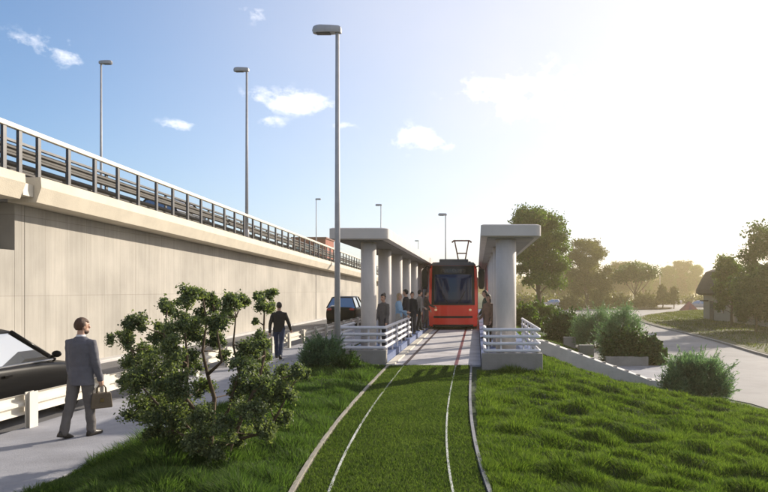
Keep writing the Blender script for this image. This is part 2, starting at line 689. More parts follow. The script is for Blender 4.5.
# ------------------------------------------------------------------ foliage
def leaves_mesh(name, cen, size, m, parent, nrm=None, asp=.55, droop=0.0, axis=None):
    """little pointed leaves at the given centres, each its own small folded blade"""
    n = len(cen)
    a = rng.normal(0, 1, (n, 3)) if axis is None else axis + rng.normal(0, .55, (n, 3))
    a[:, 2] -= droop
    a /= np.linalg.norm(a, axis=1)[:, None]
    b = rng.normal(0, 1, (n, 3))
    if nrm is not None:
        b = b * .8 + np.cross(nrm, a)
    b -= a * (a * b).sum(1)[:, None]
    b /= np.maximum(1e-6, np.linalg.norm(b, axis=1))[:, None]
    s = size * rng.uniform(.65, 1.3, n)
    L_ = a * (s / 2)[:, None]
    W_ = b * (s * asp / 2)[:, None]
    V = np.stack([cen - L_, cen + W_ - L_ * .1, cen + L_, cen - W_ - L_ * .1], 1).reshape(-1, 3)
    i = np.arange(n) * 4
    q = np.stack([i, i + 1, i + 2, i + 3], 1)
    return np_mesh(name, V, *tris_quads(V, q, np.zeros((0, 3), int)), m, parent)


def blob(c, r, n, shell=.55):
    """points scattered through an uneven ball, thicker towards its outside"""
    d = rng.normal(0, 1, (n, 3))
    d /= np.linalg.norm(d, axis=1)[:, None]
    rad = (shell + (1 - shell) * rng.uniform(0, 1, n)) * rng.normal(1, .16, n)
    rad = np.where(rng.uniform(0, 1, n) < .3, rad * rng.uniform(.2, 1, n), rad)
    return np.asarray(c) + d * rad[:, None] * np.asarray(r), d


def limb(mb, p0, p1, r0, r1, bend=.12, n=5):
    p0, p1 = Vector(p0), Vector(p1)
    L_ = (p1 - p0).length
    off = Vector((random.uniform(-1, 1), random.uniform(-1, 1), random.uniform(-.3, .6))) * L_ * bend
    pts, rad = [], []
    for i in range(n + 1):
        t = i / n
        pts.append(p0.lerp(p1, t) + off * math.sin(math.pi * t))
        rad.append(r0 + (r1 - r0) * t)
    mb.tube(pts, rad, 7)
    return pts


def tree(name, label, loc, hgt, width, crown_base, leaf, n_leaf, m, group=None, kind='round', trunk_r=None, seed=1):
    """a tree: tapered trunk with limbs, crown of leaf clumps round the limb tips"""
    random.seed(seed)
    t = thing(name, label, 'tree', loc, 0, group)
    mb = MB()
    tr = trunk_r or hgt * .022
    W = width / 2
    clumps = []
    ch = hgt - crown_base
    if kind == 'umbrella':
        fork = crown_base * .55
        mb.tube([(0, 0, -.2), (.05, 0, fork * .5), (0, 0, fork)], [tr * 1.4, tr, tr * .95], 9)
        nb = 9
        for i in range(nb):
            a = 2 * math.pi * i / nb + random.uniform(-.3, .3)
            rr = W * random.uniform(.45, .82)
            tip = Vector((math.cos(a) * rr, math.sin(a) * rr, crown_base + ch * random.uniform(.25, .7)))
            pts = limb(mb, (0, 0, fork - .05), tip, tr * .6, tr * .12, .10)
            clumps.append((tip, Vector((W * .36, W * .36, ch * .34))))
            clumps.append((pts[3] + Vector((0, 0, ch * .35)), Vector((W * .30, W * .30, ch * .3))))
        clumps.append((Vector((0, 0, hgt - ch * .3)), Vector((W * .4, W * .4, ch * .32))))
    else:
        top = crown_base + ch * .72
        mid = [Vector((random.uniform(-.06, .06) * W, random.uniform(-.06, .06) * W, z)) for z in np.linspace(-.2, top, 6)]
        mb.tube(mid, [tr * 1.35, tr, tr * .85, tr * .6, tr * .4, tr * .15], 9)
        nb = 26
        for i in range(nb):
            f = (i + .5) / nb
            a = i * 2.399 + random.uniform(-.4, .4)
            z0 = crown_base * .8 + (top - crown_base * .8) * f * .9
            if kind == 'cone':
                prof = 1.05 - .75 * f
            else:
                prof = math.sin(math.pi * (.16 + .74 * f)) ** .6
            rr = W * prof * random.uniform(.62, .95)
            tip = Vector((math.cos(a) * rr, math.sin(a) * rr, crown_base + ch * (.08 + .84 * f) + random.uniform(-.05, .05) * ch))
            k_ = min(5, int(z0 / (top + .2) * 5))
            limb(mb, Vector((mid[k_].x, mid[k_].y, z0)), tip, tr * .38, tr * .07, .10)
            s = W * random.uniform(.30, .46)
            clumps.append((tip, Vector((s, s, s * random.uniform(.6, .9)))))
        clumps.append((Vector((0, 0, hgt - W * .28)), Vector((W * .32, W * .32, W * .3))))
        for i in range(12):
            clumps.append((Vector((random.uniform(-.3, .3) * W, random.uniform(-.3, .3) * W, crown_base + ch * random.uniform(.2, .75))), Vector((W * .35,) * 3)))
    mb.build('trunk', M_BARK, t, smooth=True)
    vol = np.array([c[1].x * c[1].y for c in clumps])
    cnt = np.maximum(30, (n_leaf * vol / vol.sum()).astype(int))
    P = [blob(c, r, k, .45) for (c, r), k in zip(clumps, cnt)]
    cen = np.concatenate([p[0] for p in P])
    nr = np.concatenate([p[1] for p in P])
    leaves_mesh('crown', cen, leaf, m, t, nrm=nr, asp=.6)
    return t


def shrub(name, label, loc, rx, ry, hz, leaf, n_leaf, m, group=None, style='round', seed=1, stems=5):
    """a shrub branching from the ground; style feathery has long fine leaves pointing outwards"""
    random.seed(seed)
    t = thing(name, label, 'shrub', loc, 0, group)
    mb = MB()
    clumps = []
    for i in range(stems * 3):
        a = i * 2.399
        f = (i + .5) / (stems * 3)
        rr = math.sqrt(f) * .78
        tip = Vector((math.cos(a) * rx * rr, math.sin(a) * ry * rr, hz * (.82 - .50 * f * f) * random.uniform(.75, 1.0)))
        limb(mb, (random.uniform(-.08, .08), random.uniform(-.08, .08), -.1), tip, .014 + hz * .006, .004, .12)
        s = random.uniform(.24, .46)
        clumps.append((tip, Vector((rx * s, ry * s, hz * s * .62))))
        clumps.append((Vector((tip.x * .95, tip.y * .95, tip.z * .5)), Vector((rx * s, ry * s, hz * s * .6))))
    mb.build('stem', M_BARK, t, smooth=True)
    per = max(20, n_leaf // len(clumps))
    P = [blob(c, r, per, .4) for c, r in clumps]
    cen = np.concatenate([p[0] for p in P])
    nr = np.concatenate([p[1] for p in P])
    sp_ = []
    for i in range(46):
        c0 = clumps[random.randrange(len(clumps))][0]
        d0 = Vector((c0.x / rx, c0.y / ry, c0.z / hz * .9 + .15)) + Vector((random.uniform(-.4, .4), random.uniform(-.4, .4), random.uniform(-.2, .4)))
        d0.normalize()
        ln = min(rx, hz) * random.uniform(.35, .62)
        for k_ in range(26):
            f = (k_ + 1) / 26
            sp_.append(c0 + d0 * ln * f + Vector(rng.normal(0, .03 * rx * (1.15 - f), 3)))
    sp_ = np.array(sp_)
    cen = np.concatenate([cen, sp_])
    nr = np.concatenate([nr, rng.normal(0, 1, sp_.shape)])
    cen[:, 2] = np.maximum(cen[:, 2], .03)
    if style == 'feathery':
        out = cen / np.array([rx, ry, hz]) + np.array([0, 0, .25])
        out /= np.linalg.norm(out, axis=1)[:, None]
        leaves_mesh('foliage', cen, leaf, m, t, asp=.16, axis=out * .9)
    else:
        leaves_mesh('foliage', cen, leaf, m, t, nrm=nr, asp=.6)
    return t


M_LEAF_BUSH = leaf_mat('bush_leaf', (.045, .074, .042), (.205, .240, .125), .45, (1.5, 1.6, .6), .6)
M_LEAF_TREE = leaf_mat('tree_leaf', (.032, .070, .012), (.095, .145, .030), .45, (1.6, 1.7, .6))
M_LEAF_DARK = leaf_mat('dark_leaf', (.018, .044, .014), (.062, .108, .032), .35, (1.5, 1.7, .6))
M_LEAF_BLUE = leaf_mat('blue_green_leaf', (.060, .110, .070), (.165, .240, .145), .42, (1.3, 1.6, .8))
M_LEAF_OLIVE = leaf_mat('olive_leaf', (.055, .065, .022), (.11, .12, .04), .4, (1.6, 1.5, .6))


def front_bush():
    """the many-stemmed leafy bush on the verge, read clump by clump off the photograph, given depth of its own"""
    base_y = 8.0
    S = 2.342
    random.seed(5)
    B = at(100 + 248 / S, 270 + 455 / S, base_y)
    B.z = h(B.x, B.y)
    t = thing('leafy_bush', 'large many stemmed leafy bush with gaps, on the grass verge beside the pavement', 'bush', B)

    def w(cx, cy, dy=0.0):
        return at(100 + cx / S, 270 + cy / S, base_y + dy) - B
    cl = [(55, 160, 30, .1), (88, 128, 26, -.1), (85, 205, 36, .1), (110, 250, 46, -.2), (85, 330, 34, .0), (120, 320, 44, .2), (70, 260, 24, .0), (160, 85, 28, .1),
          (205, 62, 34, -.1), (235, 60, 20, .1), (190, 120, 36, -.2), (215, 150, 34, .2), (165, 190, 44, -.3), (205, 210, 44, .1), (150, 240, 42, .25), (185, 280, 44, -.15),
          (150, 340, 46, -.1), (205, 335, 44, .2), (240, 340, 32, -.3), (265, 75, 28, .2), (275, 120, 30, -.1), (268, 165, 26, .2), (310, 70, 26, -.2), (335, 75, 20, .1),
          (300, 100, 24, .15), (372, 62, 17, .0), (398, 58, 17, .1), (385, 82, 22, -.1), (400, 88, 14, .1), (350, 185, 34, .1), (378, 165, 26, -.1), (335, 225, 34, -.25), (375, 225, 40, .2),
          (345, 270, 38, .1), (395, 265, 34, -.2), (430, 250, 30, .15), (465, 235, 22, -.05), (478, 245, 16, .1), (435, 290, 28, -.1), (395, 310, 40, .1), (355, 330, 40, -.25),
          (420, 345, 26, .1), (390, 375, 30, -.1), (340, 385, 34, .15), (295, 375, 30, -.3), (262, 380, 34, .1), (275, 420, 26, -.2), (180, 385, 40, .1), (220, 400, 34, -.25),
          (130, 375, 30, .1), (320, 290, 24, .3), (290, 200, 16, .3), (235, 270, 30, .35), (165, 300, 36, .4), (115, 190, 34, .3), (140, 150, 28, .2), (365, 120, 10, 0), (240, 110, 20, .2)]
    mb = MB()
    stems = [[(240, 462, 0), (238, 400, .05), (232, 340, .1), (200, 300, .1), (160, 230, .1), (150, 150, .1), (158, 90, .1)],
             [(252, 462, .05), (262, 380, .1), (268, 300, .15), (252, 245, .1), (240, 190, .1), (250, 120, .1), (240, 60, .05)],
             [(290, 455, -.05), (310, 400, 0), (338, 330, .05), (368, 270, 0), (385, 200, 0), (384, 130, 0), (386, 70, 0)],
             [(262, 380, .1), (300, 330, .15), (325, 240, .1), (312, 175, .05), (318, 110, 0), (312, 70, -.1)],
             [(232, 400, .05), (190, 350, -.1), (140, 320, -.1), (95, 270, 0), (75, 190, .1)],
             [(252, 245, .1), (285, 215, .1), (275, 150, .1), (268, 90, .2)],
             [(310, 400, 0), (370, 385, -.1), (410, 350, .05), (440, 290, .05), (468, 240, 0)],
             [(200, 300, .1), (205, 220, -.1), (198, 130, -.1), (205, 70, -.1)],
             [(242, 440, 0), (215, 400, -.2), (175, 375, -.1)]]
    for st in stems:
        p = [w(*q) for q in st]
        k_ = len(p)
        r0 = .034 if st[0][1] > 430 else .022
        mb.tube(p, [r0 * (1 - .78 * i / (k_ - 1)) for i in range(k_)], 8)
    P, D = [], []
    for cx, cy, r, dy in cl:
        c = w(cx, cy, dy * 1.9)
        rr = r * 1.07 / S * base_y / F
        # nearest stem carries a twig to each clump
        best = min((w(*q) for st in stems for q in st), key=lambda q: (q - c).length)
        limb(mb, best, c, .010, .003, .12, 4)
        nsub = 13
        for i in range(nsub):
            d = Vector(rng.normal(0, 1, 3)).normalized()
            cc = c + Vector((d.x, d.y * 1.3, d.z)) * rr * random.uniform(.2, .85)
            limb(mb, c, cc, .004, .0015, .1, 2)
            q, dd = blob(cc, (rr * random.uniform(.34, .62),) * 3, int(150 * (r / 32) ** 1.3), .15)
            P.append(q)
            D.append(dd)
    mb.build('stem', M_BARK, t, smooth=True)
    leaves_mesh('foliage', np.concatenate(P), .038, M_LEAF_BUSH, t, nrm=np.concatenate(D), asp=.58)


front_bush()


def gz(x, y):
    return h(x, y) if x < 9 else LOW


# low shrubs near the left platform and by the lower road
for px, py, y, rx, ry, hz, sd, lab in ((322, 375, 16.4, .62, .5, .85, 3, 'low fluffy blue green shrub at the foot of the nearest street lamp'),
                                       (346, 378, 15.6, .38, .35, .45, 4, 'small low shrub tight against the left track kerb')):
    x = (px - VX) * y / F
    shrub('low_shrub', lab, (x, y, gz(x, y)), rx, ry, hz, .10, 12000 if sd == 3 else 5000, M_LEAF_BLUE if sd == 3 else M_LEAF_DARK, style='feathery', seed=sd)
shrub('feathery_shrub', 'wide feathery blue green shrub alone at the foot of the grassy bank beside the road', (6.75, 20.0, gz(6.75, 20) - .05), 1.18, 1.0, 1.65, .15, 26000,
      M_LEAF_BLUE, style='feathery', seed=8, stems=7)
SHR = [(622, 332, 31, 1.35, 1.3, 2.75, M_LEAF_BLUE, 'feathery', .18, 'tall feathery shrub on bare stems behind the low planter wall'),
       (629, 362, 29.8, 1.25, .9, 1.75, M_LEAF_DARK, 'round', .15, 'dense dark bush directly above the long low planter wall'),
       (651, 360, 29.6, .65, .6, 1.35, M_LEAF_DARK, 'round', .15, 'small dark bush at the road end of the low planter wall'),
       (597, 335, 38, 1.7, 1.4, 2.5, M_LEAF_BLUE, 'feathery', .20, 'broad feathery shrub between the stairs and the tall planter shrub'),
       (567, 333, 42, 1.5, 1.3, 2.1, M_LEAF_DARK, 'round', .18, 'dark rounded shrub on the bank just beyond the stairs top'),
       (541, 318, 52, 1.8, 1.4, 2.2, M_LEAF_TREE, 'round', .2, 'green shrub under the tall tree behind the right platform'),
       (524, 318, 46, 1.3, 1.2, 1.9, M_LEAF_TREE, 'round', .2, 'green shrub showing right beside the right platform column'),
       ]
for i, (px, py, y, rx, ry, hz, m, st, lf, lab) in enumerate(SHR):
    x = (px - VX) * y / F
    shrub('garden_shrub', lab, (x, y, gz(x, y) - .05), rx, ry, hz, lf, 14000, m, 'shrubs below the stairs', st, seed=20 + i)

# trees
T1 = tree('round_tree', 'tall round green tree rising behind the right platform canopy', (7.0, 75, -.9), 12.8, 7.0, 2.9, .30, 30000, M_LEAF_TREE, seed=11)
T2 = tree('round_tree', 'tall hazy olive tree standing right of the tall green tree', (20.2, 120, LOW), 12.8, 8.6, 1.0, .36, 26000, M_LEAF_OLIVE, seed=12)
T3 = tree('umbrella_tree', 'dark umbrella shaped tree with forking trunk above the planting bed', (29.4, 121, LOW + .2), 8.4, 9.2, 4.0, .32, 15000, M_LEAF_DARK, kind='umbrella', seed=13)
T4 = tree('garden_tree', 'dark bushy low tree in front of the cream house wall', (21.5, 50.0, LOW + .1), 4.3, 3.3, .7, .17, 20000, M_LEAF_DARK, seed=14, trunk_r=.08)
T5 = tree('garden_tree', 'lighter green tree in front of the dark thatched roof', (23.6, 60.5, LOW + .1), 6.5, 3.4, 1.2, .22, 14000, M_LEAF_TREE, seed=15, trunk_r=.12)
T6 = tree('garden_tree', 'tall dark tree cut off by the right edge of the picture', (24.75, 53.0, LOW + .1), 8.8, 6.6, 1.0, .24, 26000, M_LEAF_DARK, seed=16, trunk_r=.16)
GF = 'hazy trees beyond the car park'
FAR = [(622, 262, 210, 'T2', 'pale tree showing left behind the umbrella tree'), (643, 263, 215, 'T1', 'pale tree showing right behind the umbrella tree'),
       (668, 266, 235, 'T1', 'leftmost of the three golden trees over the car park'), (682, 261, 240, 'T2', 'golden tree in the middle of three over the car park'),
       (696, 265, 232, 'T1', 'rightmost of the three golden trees, left of the dark roof'), (655, 280, 250, 'T2', 'low faint tree left of the three golden trees'),
       (606, 272, 250, 'T1', 'faint tree between the olive tree and the umbrella tree'), (713, 276, 260, 'T2', 'faint tree just above the dark roof'),
       (560, 268, 180, 'T2', 'faint tree between the tall green tree and the olive tree'), (545, 282, 160, 'T1', 'faint low tree behind the trunk of the tall green tree')]
for i, (px, py, y, src, lab) in enumerate(FAR):
    s0 = {'T1': (T1, 12.6), 'T2': (T2, 12.6)}[src]
    top = EYE + (VY - py) * y / F
    dup(s0[0], ((px - VX) * y / F, y, LOW), random.uniform(0, 6), lab, GF, (top - LOW) / s0[1])
small = tree('slim_tree', 'slim young tree left of the red tent, nearer the planting bed', (33.4, 117, LOW + .1), 4.4, 2.6, .6, .26, 4500, M_LEAF_OLIVE, kind='cone', seed=17, group='slim young trees in the planting bed')
dup(small, (35.6, 117.5, LOW + .1), 1.2, 'slim young tree nearest the red tent', 'slim young trees in the planting bed', .92)
for i, (px, y, rx, hz, lab) in enumerate(((620, 123, 2.6, 2.4, 'rounded bush left of the forking trunk in the planting bed'), (645, 118, 2.4, 3.0, 'rounded bush right of the forking trunk in the planting bed'),
                                          (571, 110, 2.2, 2.2, 'rounded hazy bush under the olive tree'), (600, 116, 2.2, 1.9, 'low hazy bush right of the olive tree'))):
    shrub('round_bush', lab, ((px - VX) * y / F, y, LOW), rx, rx * .8, hz, .36, 3500, M_LEAF_OLIVE, 'rounded bushes far across the road', seed=40 + i)


# far tree belt: one mass nobody could count
def far_wood():
    P, D = [], []
    for i in range(130):
        x = -150 + 480 * rng.uniform()
        y = 300 + 130 * rng.uniform()
        s = rng.uniform(5, 9)
        q, d = blob((x, y, s * .7 + LOW), (s * 1.1, s, s * .85), 170, .5)
        P.append(q)
        D.append(d)
    o = leaves_mesh('distant_wood', np.concatenate(P), 2.2, M_LEAF_OLIVE, None, nrm=np.concatenate(D), asp=.8)
    tag(o, 'distant belt of hazy trees along the horizon', 'wood', kind='stuff')
    P, D = [], []
    for i in range(70):
        x = 4 + 50 * rng.uniform()
        y = 140 + 14 * rng.uniform() + x * .2
        s = rng.uniform(1.2, 2.2)
        q, d = blob((x, y, LOW + s * .5), (s * 1.5, s, s), 120, .4)
        P.append(q)
        D.append(d)
    o = leaves_mesh('undergrowth', np.concatenate(P), .6, M_LEAF_OLIVE, None, nrm=np.concatenate(D), asp=.7)
    tag(o, 'brownish undergrowth below the hazy trees across the road', 'undergrowth', kind='stuff')


far_wood()


def hills():
    mb = MB()
    xs = np.linspace(-600, 610, 90)

    def f(x, t):
        hh = 9 + 5 * math.sin(x * .009 + 1) + 3 * math.sin(x * .021) + 1.2 * math.sin(x * .06)
        return (x, 520 + 100 * t, LOW - .5 + max(0, hh) * math.sin(math.pi * min(1, t * .5 + .0)))
    mb.grid(list(xs), [0, .25, .5, .75, 1.0], f)
    tag(mb.build('hills', M_ISLAND, smooth=True), kind='structure')


hills()

# ------------------------------------------------------------------ overpass on the left
SL = -.0215


def zd(y):
    return 5.0 + SL * (y - 16)


Y0, Y1 = 16.12, 200.0
op = thing('overpass', 'long concrete road overpass with overhanging cream edge beam above the wall', 'overpass', (-11.6, 16.1, 0))


def run(profile, y0, y1, n=2):
    """profile (x, z above deck) run along the falling deck"""
    return [[(x, y, z + zd(y)) for x, z in profile] for y in np.linspace(y0, y1, n)]


def opart(mb, name, m, parent=op, **k):
    o = mb.build(name, m, parent, **k)
    o.matrix_parent_inverse = Matrix.Translation(parent.location).inverted()
    return o


opart(MB().loft(run([(-10.82, 0), (-10.80, -.25), (-10.93, -.62), (-11.64, -.62), (-11.64, -.15), (-11.45, 0)], Y0, Y1)), 'edge_beam', M_COPING)
opart(MB().loft(run([(-10.93, 0), (-10.91, -.22), (-11.05, -.60), (-11.8, -.60), (-11.8, -.15), (-11.5, 0)], -30, 15.72)), 'edge_beam', M_COPING)
opart(MB().loft(run([(-11.647, -.05), (-11.647, -.60), (-22.6, -.60), (-22.6, -.05)], Y0 + .02, Y1)), 'deck', M_GREY)
opart(MB().loft(run([(-11.807, -.05), (-11.807, -.58), (-22.6, -.58), (-22.6, -.05)], -30, 15.7)), 'deck', M_GREY)
opart(MB().loft(run([(-10.99, -.2), (-10.99, -.5), (-11.6, -.5), (-11.6, -.2)], 15.74, 16.1)), 'expansion_joint', M_RAILC)
rw = thing('retaining_wall', 'tall sunlit concrete retaining wall with board marks under the overpass', 'wall', (-11.6, 16.1, 0))
wl = MB()
ring = lambda y, ztop: [(-11.6, y, -.1), (-11.6, y, ztop), (-12.2, y, ztop), (-12.2, y, -.1)]
wl.loft([ring(16.68, zd(16.68) - .63), ring(Y1, zd(Y1) - .63)])
opart(wl, 'wall_face', M_WALL, rw)
wl = MB()
wl.loft([ring(16.31, zd(16.31) - .605), ring(16.655, zd(16.655) - .605)])
opart(wl, 'end_pier', M_WALL, rw)
wl = MB()
wl.loft([ring(-30, 3.2), ring(16.30, 3.2)])
opart(wl, 'lower_wall', M_WALL, rw)
opart(MB().box(-14.3, -14.0, -30, 16.6, -.1, 4.55), 'recess_back', M_GREY, rw)
opart(MB().box(-13.99, -12.21, 16.32, 16.6, 0, 4.35), 'recess_side', M_GREY, rw)
opart(MB().box(-13.99, -12.21, -30, 16.30, 3.0, 3.18), 'bearing_shelf', M_GREY, rw)

# parapet railing
pr = thing('parapet_railing', 'open railing of dark posts under a cream top rail along the overpass edge', 'railing', (-10.95, 16.1, 5))
for a, b, x in ((-6, 110, -11.0),):
    opart(MB().loft([[(x - .06, y, zd(y) + 1.02), (x + .06, y, zd(y) + 1.02), (x + .06, y, zd(y) + 1.14), (x - .06, y, zd(y) + 1.14)] for y in (a, b)]),
          'top_rail', M_RAILC, pr, bevel=.012)
yy = [15.1 - 1.2 * i for i in range(5)][::-1] + [15.62] + [16.3 + 1.2 * i for i in range(76)]
pm = MB().box(-.035, .035, -.055, .055, -.12, 1.018).mesh('post')
pm.materials.append(M_POSTD)
for y in yy:
    p = bpy.data.objects.new('post', pm)
    COL.objects.link(p)
    p.parent = pr
    p.location = Vector((-11.0, y, zd(y))) - pr.location


# steel crash barriers along both kerbs of the overpass deck
def w_beam(x, side):
    """a corrugated beam's section: two waves"""
    return [(x + side * d, z) for d, z in ((0, 0), (.05, .04), (.05, .09), (0, .13), (0, .18), (.05, .22), (.05, .27), (0, .31))]


def crash(x, label, zb):
    t = thing('crash_barrier', label, 'barrier', (x, 16, 5))
    for k_ in range(2):
        sec = w_beam(x, 1)
        sec2 = [(a + .008, z) for a, z in sec][::-1]
        prof = [(a, z + zb + k_ * .42) for a, z in sec + sec2]
        opart(MB().loft(run(prof, -6, 120)), 'beam', M_BARRIER, t)
    opart(MB().loft(run([(x - .04, zb + .80), (x + .06, zb + .80), (x + .06, zb + .86), (x - .04, zb + .86)], -6, 120)), 'top_bar', M_POSTD, t)
    q = MB().box(-.05, -.004, -.06, .06, -.06, .82 + zb).mesh('post')
    q.materials.append(M_POSTD)
    for i in range(60):
        y = -5 + i * 2.0
        p = bpy.data.objects.new('post', q)
        COL.objects.link(p)
        p.parent = t
        p.location = Vector((x, y, zd(y))) - t.location


crash(-11.95, 'double beam steel crash barrier just behind the dark parapet posts', .22)


# ------------------------------------------------------------------ street lamps
def street_lamp(label, loc, hgt, side, group, r=.065):
    t = thing('street_lamp', label, 'street lamp', loc, 0, group)
    MB().tube([(0, 0, -.1), (0, 0, hgt * .5), (0, 0, hgt)], [r * 1.25, r, r * .75], 14).build('pole', M_LAMP, t, smooth=True)
    MB().tube([(0, 0, 0), (0, 0, .55), (0, 0, .58)], [r * 1.7, r * 1.7, r * 1.3], 14).build('base_collar', M_LAMP, t, smooth=True)
    s = side
    out = [(-.10, -.08), (.15, -.13), (.5, -.13), (.62, -.08), (.66, 0), (.62, .08), (.5, .13), (.15, .13), (-.10, .08)]
    mb = MB()
    mb.loft([[(s * x * .96, y * .9, hgt - .02 - x * .02) for x, y in out], [(s * x, y, hgt + .05) for x, y in out], [(s * x * .97, y * .92, hgt + .12 + .02 * x) for x, y in out],
             [(s * (x * .8 + .04), y * .55, hgt + .17 + .02 * x) for x, y in out]])
    hd = mb.build('lamp_head', M_LAMP, t, bevel=.008)
    mb = MB()
    mb.loft([[(s * (.18 + .36 * x), y, z) for x, y in ((0, -.085), (1, -.085), (1, .085), (0, .085))] for z in (hgt - .045, hgt - .02)])
    mb.build('lens', M_BLACK, hd)
    return t


GL = 'street lamps beside the tram stop'
street_lamp('tall grey street lamp nearest the camera, at the corner of the left platform', (-3.63, 16.9, .05), 8.85, -1, GL)
street_lamp('grey street lamp rising behind the roof of the red tram', (-2.75, 57, .1), 8.65, -1, GL)
GO = 'street lamps on the overpass'
for x, y, hh, sd, lab in ((-21.4, 37.0, 10.6, 1, 'leftmost street lamp on the overpass, its head pointing right'),
                          (-11.3, 31.9, 8.35, -1, 'tall street lamp at the parapet, its head pointing left over the deck'),
                          (-21.4, 86.5, 10.8, 1, 'distant overpass lamp left of the nearest tall lamp, head pointing right'),
                          (-11.3, 76.5, 8.5, -1, 'overpass lamp showing above the left canopy roof'),
                          (-11.3, 125, 9.0, -1, 'smallest overpass lamp, just left of the tram pantograph'),
                          ):
    street_lamp(lab, (x, y, zd(y) - .06), hh, sd, GO)
for px, py, y, lab in ((660, 265, 230, 'thin far light mast left of the golden trees'), (667, 262, 235, 'thin far light mast touching the golden trees')):
    b = at(px, py, y)
    street_lamp(lab, (b.x, y, LOW), b.z - LOW - .1, 1, 'far light masts over the car park', .09)


# ------------------------------------------------------------------ white guard rail by the pavement
gr = thing('guard_rail', 'cream steel guard rail with wide posts between the pavement and the road', 'guard rail', (-6.95, 10.2, .05))
sec = [(-7.05 - .06 * d, z) for d, z in ((0, .26), (1, .30), (1, .36), (0, .40), (0, .44), (1, .48), (1, .55), (0, .58))]
sec2 = [(x - .012, z) for x, z in sec][::-1]
mb = MB()
mb.prism_y(sec + sec2, 2, 88)
opart(mb, 'beam', M_WHITE, gr)
pm = MB().box(-.028, .028, -.02, .02, 0, .56)
pm.box(.028, .040, -.095, .095, 0, .56)
pm.box(-.040, -.028, -.095, .095, 0, .56)
q = pm.mesh('post')
q.materials.append(M_WHITE)
for i in range(40):
    p = bpy.data.objects.new('post', q)
    COL.objects.link(p)
    p.parent = gr
    p.location = Vector((-6.99, 4.2 + 2 * i, .05)) - gr.location

# ------------------------------------------------------------------ platforms, shelters, fences
DECK = .42


def platform(name, label, x0, x1, y0, y1):
    t = thing(name, label, 'platform', (x0, y0, 0))
    opart(MB().box(x0, x1, y0 + .22, y1, -.3, DECK), 'deck', M_BLUEPAVE, t)
    opart(MB().box(x0, x1, y0, y0 + .215, -.3, .58), 'front_plinth', M_GREY, t, bevel=.015)
    return t


platform('tram_platform', 'raised tram platform left of the track, blue grey deck behind a grey plinth', -3.85, -2.445, 17.5, 60)
platform('tram_platform', 'raised tram platform right of the track, on the grassy bank', .12, 1.68, 16.6, 60)


def rounded(x0, x1, y0, y1, r, which):
    """outline with the named corners rounded"""
    cs = {'a': (x0, y0), 'b': (x1, y0), 'c': (x1, y1), 'd': (x0, y1)}
    ang = {'a': 180, 'b': 270, 'c': 0, 'd': 90}
    ctr = {'a': (1, 1), 'b': (-1, 1), 'c': (-1, -1), 'd': (1, -1)}
    out = []
    for k_ in 'abcd':
        x, y = cs[k_]
        rr = r if k_ in which else .02
        cx, cy = x + ctr[k_][0] * rr, y + ctr[k_][1] * rr
        for i in range(7):
            a = R(ang[k_] + 90 * i / 6)
            out.append((cx + rr * math.cos(a), cy + rr * math.sin(a)))
    return out


def shelter(label, x0, x1, y0, y1, colx, r, ys, corner, part_label=None):
    t = thing('tram_shelter', label, 'shelter', (colx, y0, DECK))
    o = rounded(x0, x1, y0, y1, .16, corner)
    i_ = rounded(x0 + .16, x1 - .16, y0 + .16, y1 - .16, .12, corner)
    i2 = rounded(x0 + .06, x1 - .06, y0 + .06, y1 - .06, .14, corner)
    mb = MB()
    mb.loft([[(x, y, 3.575) for x, y in i_], [(x, y, 3.60) for x, y in o], [(x, y, 3.875) for x, y in o], [(x, y, 3.90) for x, y in i2]])
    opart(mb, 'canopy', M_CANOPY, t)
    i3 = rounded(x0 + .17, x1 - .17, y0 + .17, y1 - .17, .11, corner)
    opart(MB().prism(i3, 3.545, 3.572), 'soffit_shade_panel', mat('soffit_shade_' + ('left' if colx < 0 else 'right'), (.13, .125, .115) if colx < 0 else (.26, .25, .24), .8, .12, 1.5), t)  # added panel: underside shade put into its colour, lighter on the right
    cm = MB()
    cm.tube([(0, 0, 0), (0, 0, 1.5), (0, 0, 3.12)], [r, r, r], 28)
    cme = cm.mesh('column')
    cme.materials.append(M_COLUMN)
    cme.polygons.foreach_set('use_smooth', [len(p.vertices) == 4 for p in cme.polygons])
    for y in ys:
        c = bpy.data.objects.new('column', cme)
        COL.objects.link(c)
        c.parent = t
        c.location = Vector((colx, y, DECK)) - t.location
        cap = MB().tube([(0, 0, 0), (0, 0, .035)], [r * 1.06, r * 1.06], 28).build('collar', M_GREY, c)
    return t


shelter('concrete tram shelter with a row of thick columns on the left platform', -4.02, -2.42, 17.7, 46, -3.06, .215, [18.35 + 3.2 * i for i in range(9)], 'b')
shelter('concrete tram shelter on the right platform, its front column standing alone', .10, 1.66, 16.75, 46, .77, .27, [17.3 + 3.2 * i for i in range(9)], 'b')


def fence(label, runs, posts):
    """platform fence: four thick pale rails in unbroken runs on slim posts"""
    t = thing('platform_fence', label, 'fence', runs[0], 0, 'pale fences at the platform ends')
    for z in (.64, .82, 1.00, 1.18):
        opart(MB().tube([(x, y, z) for x, y, _ in runs], .043, 10), 'rail', M_FENCE, t, smooth=True)
    for x, y in posts:
        opart(MB().box(x - .02, x + .02, y - .02, y + .02, DECK, 1.2), 'post', M_FENCE, t)
    return t


def bend(pts, r=.12):
    out = [pts[0]]
    for i in range(1, len(pts) - 1):
        a, b, c = Vector(pts[i - 1]), Vector(pts[i]), Vector(pts[i + 1])
        for f in (1, .6, .3):
            out.append(tuple(b + (a - b).normalized() * r * f * (1 if f == 1 else .8)))
        for f in (.3, .6, 1):
            out.append(tuple(b + (c - b).normalized() * r * f * (1 if f == 1 else .8)))
    out.append(pts[-1])
    return out


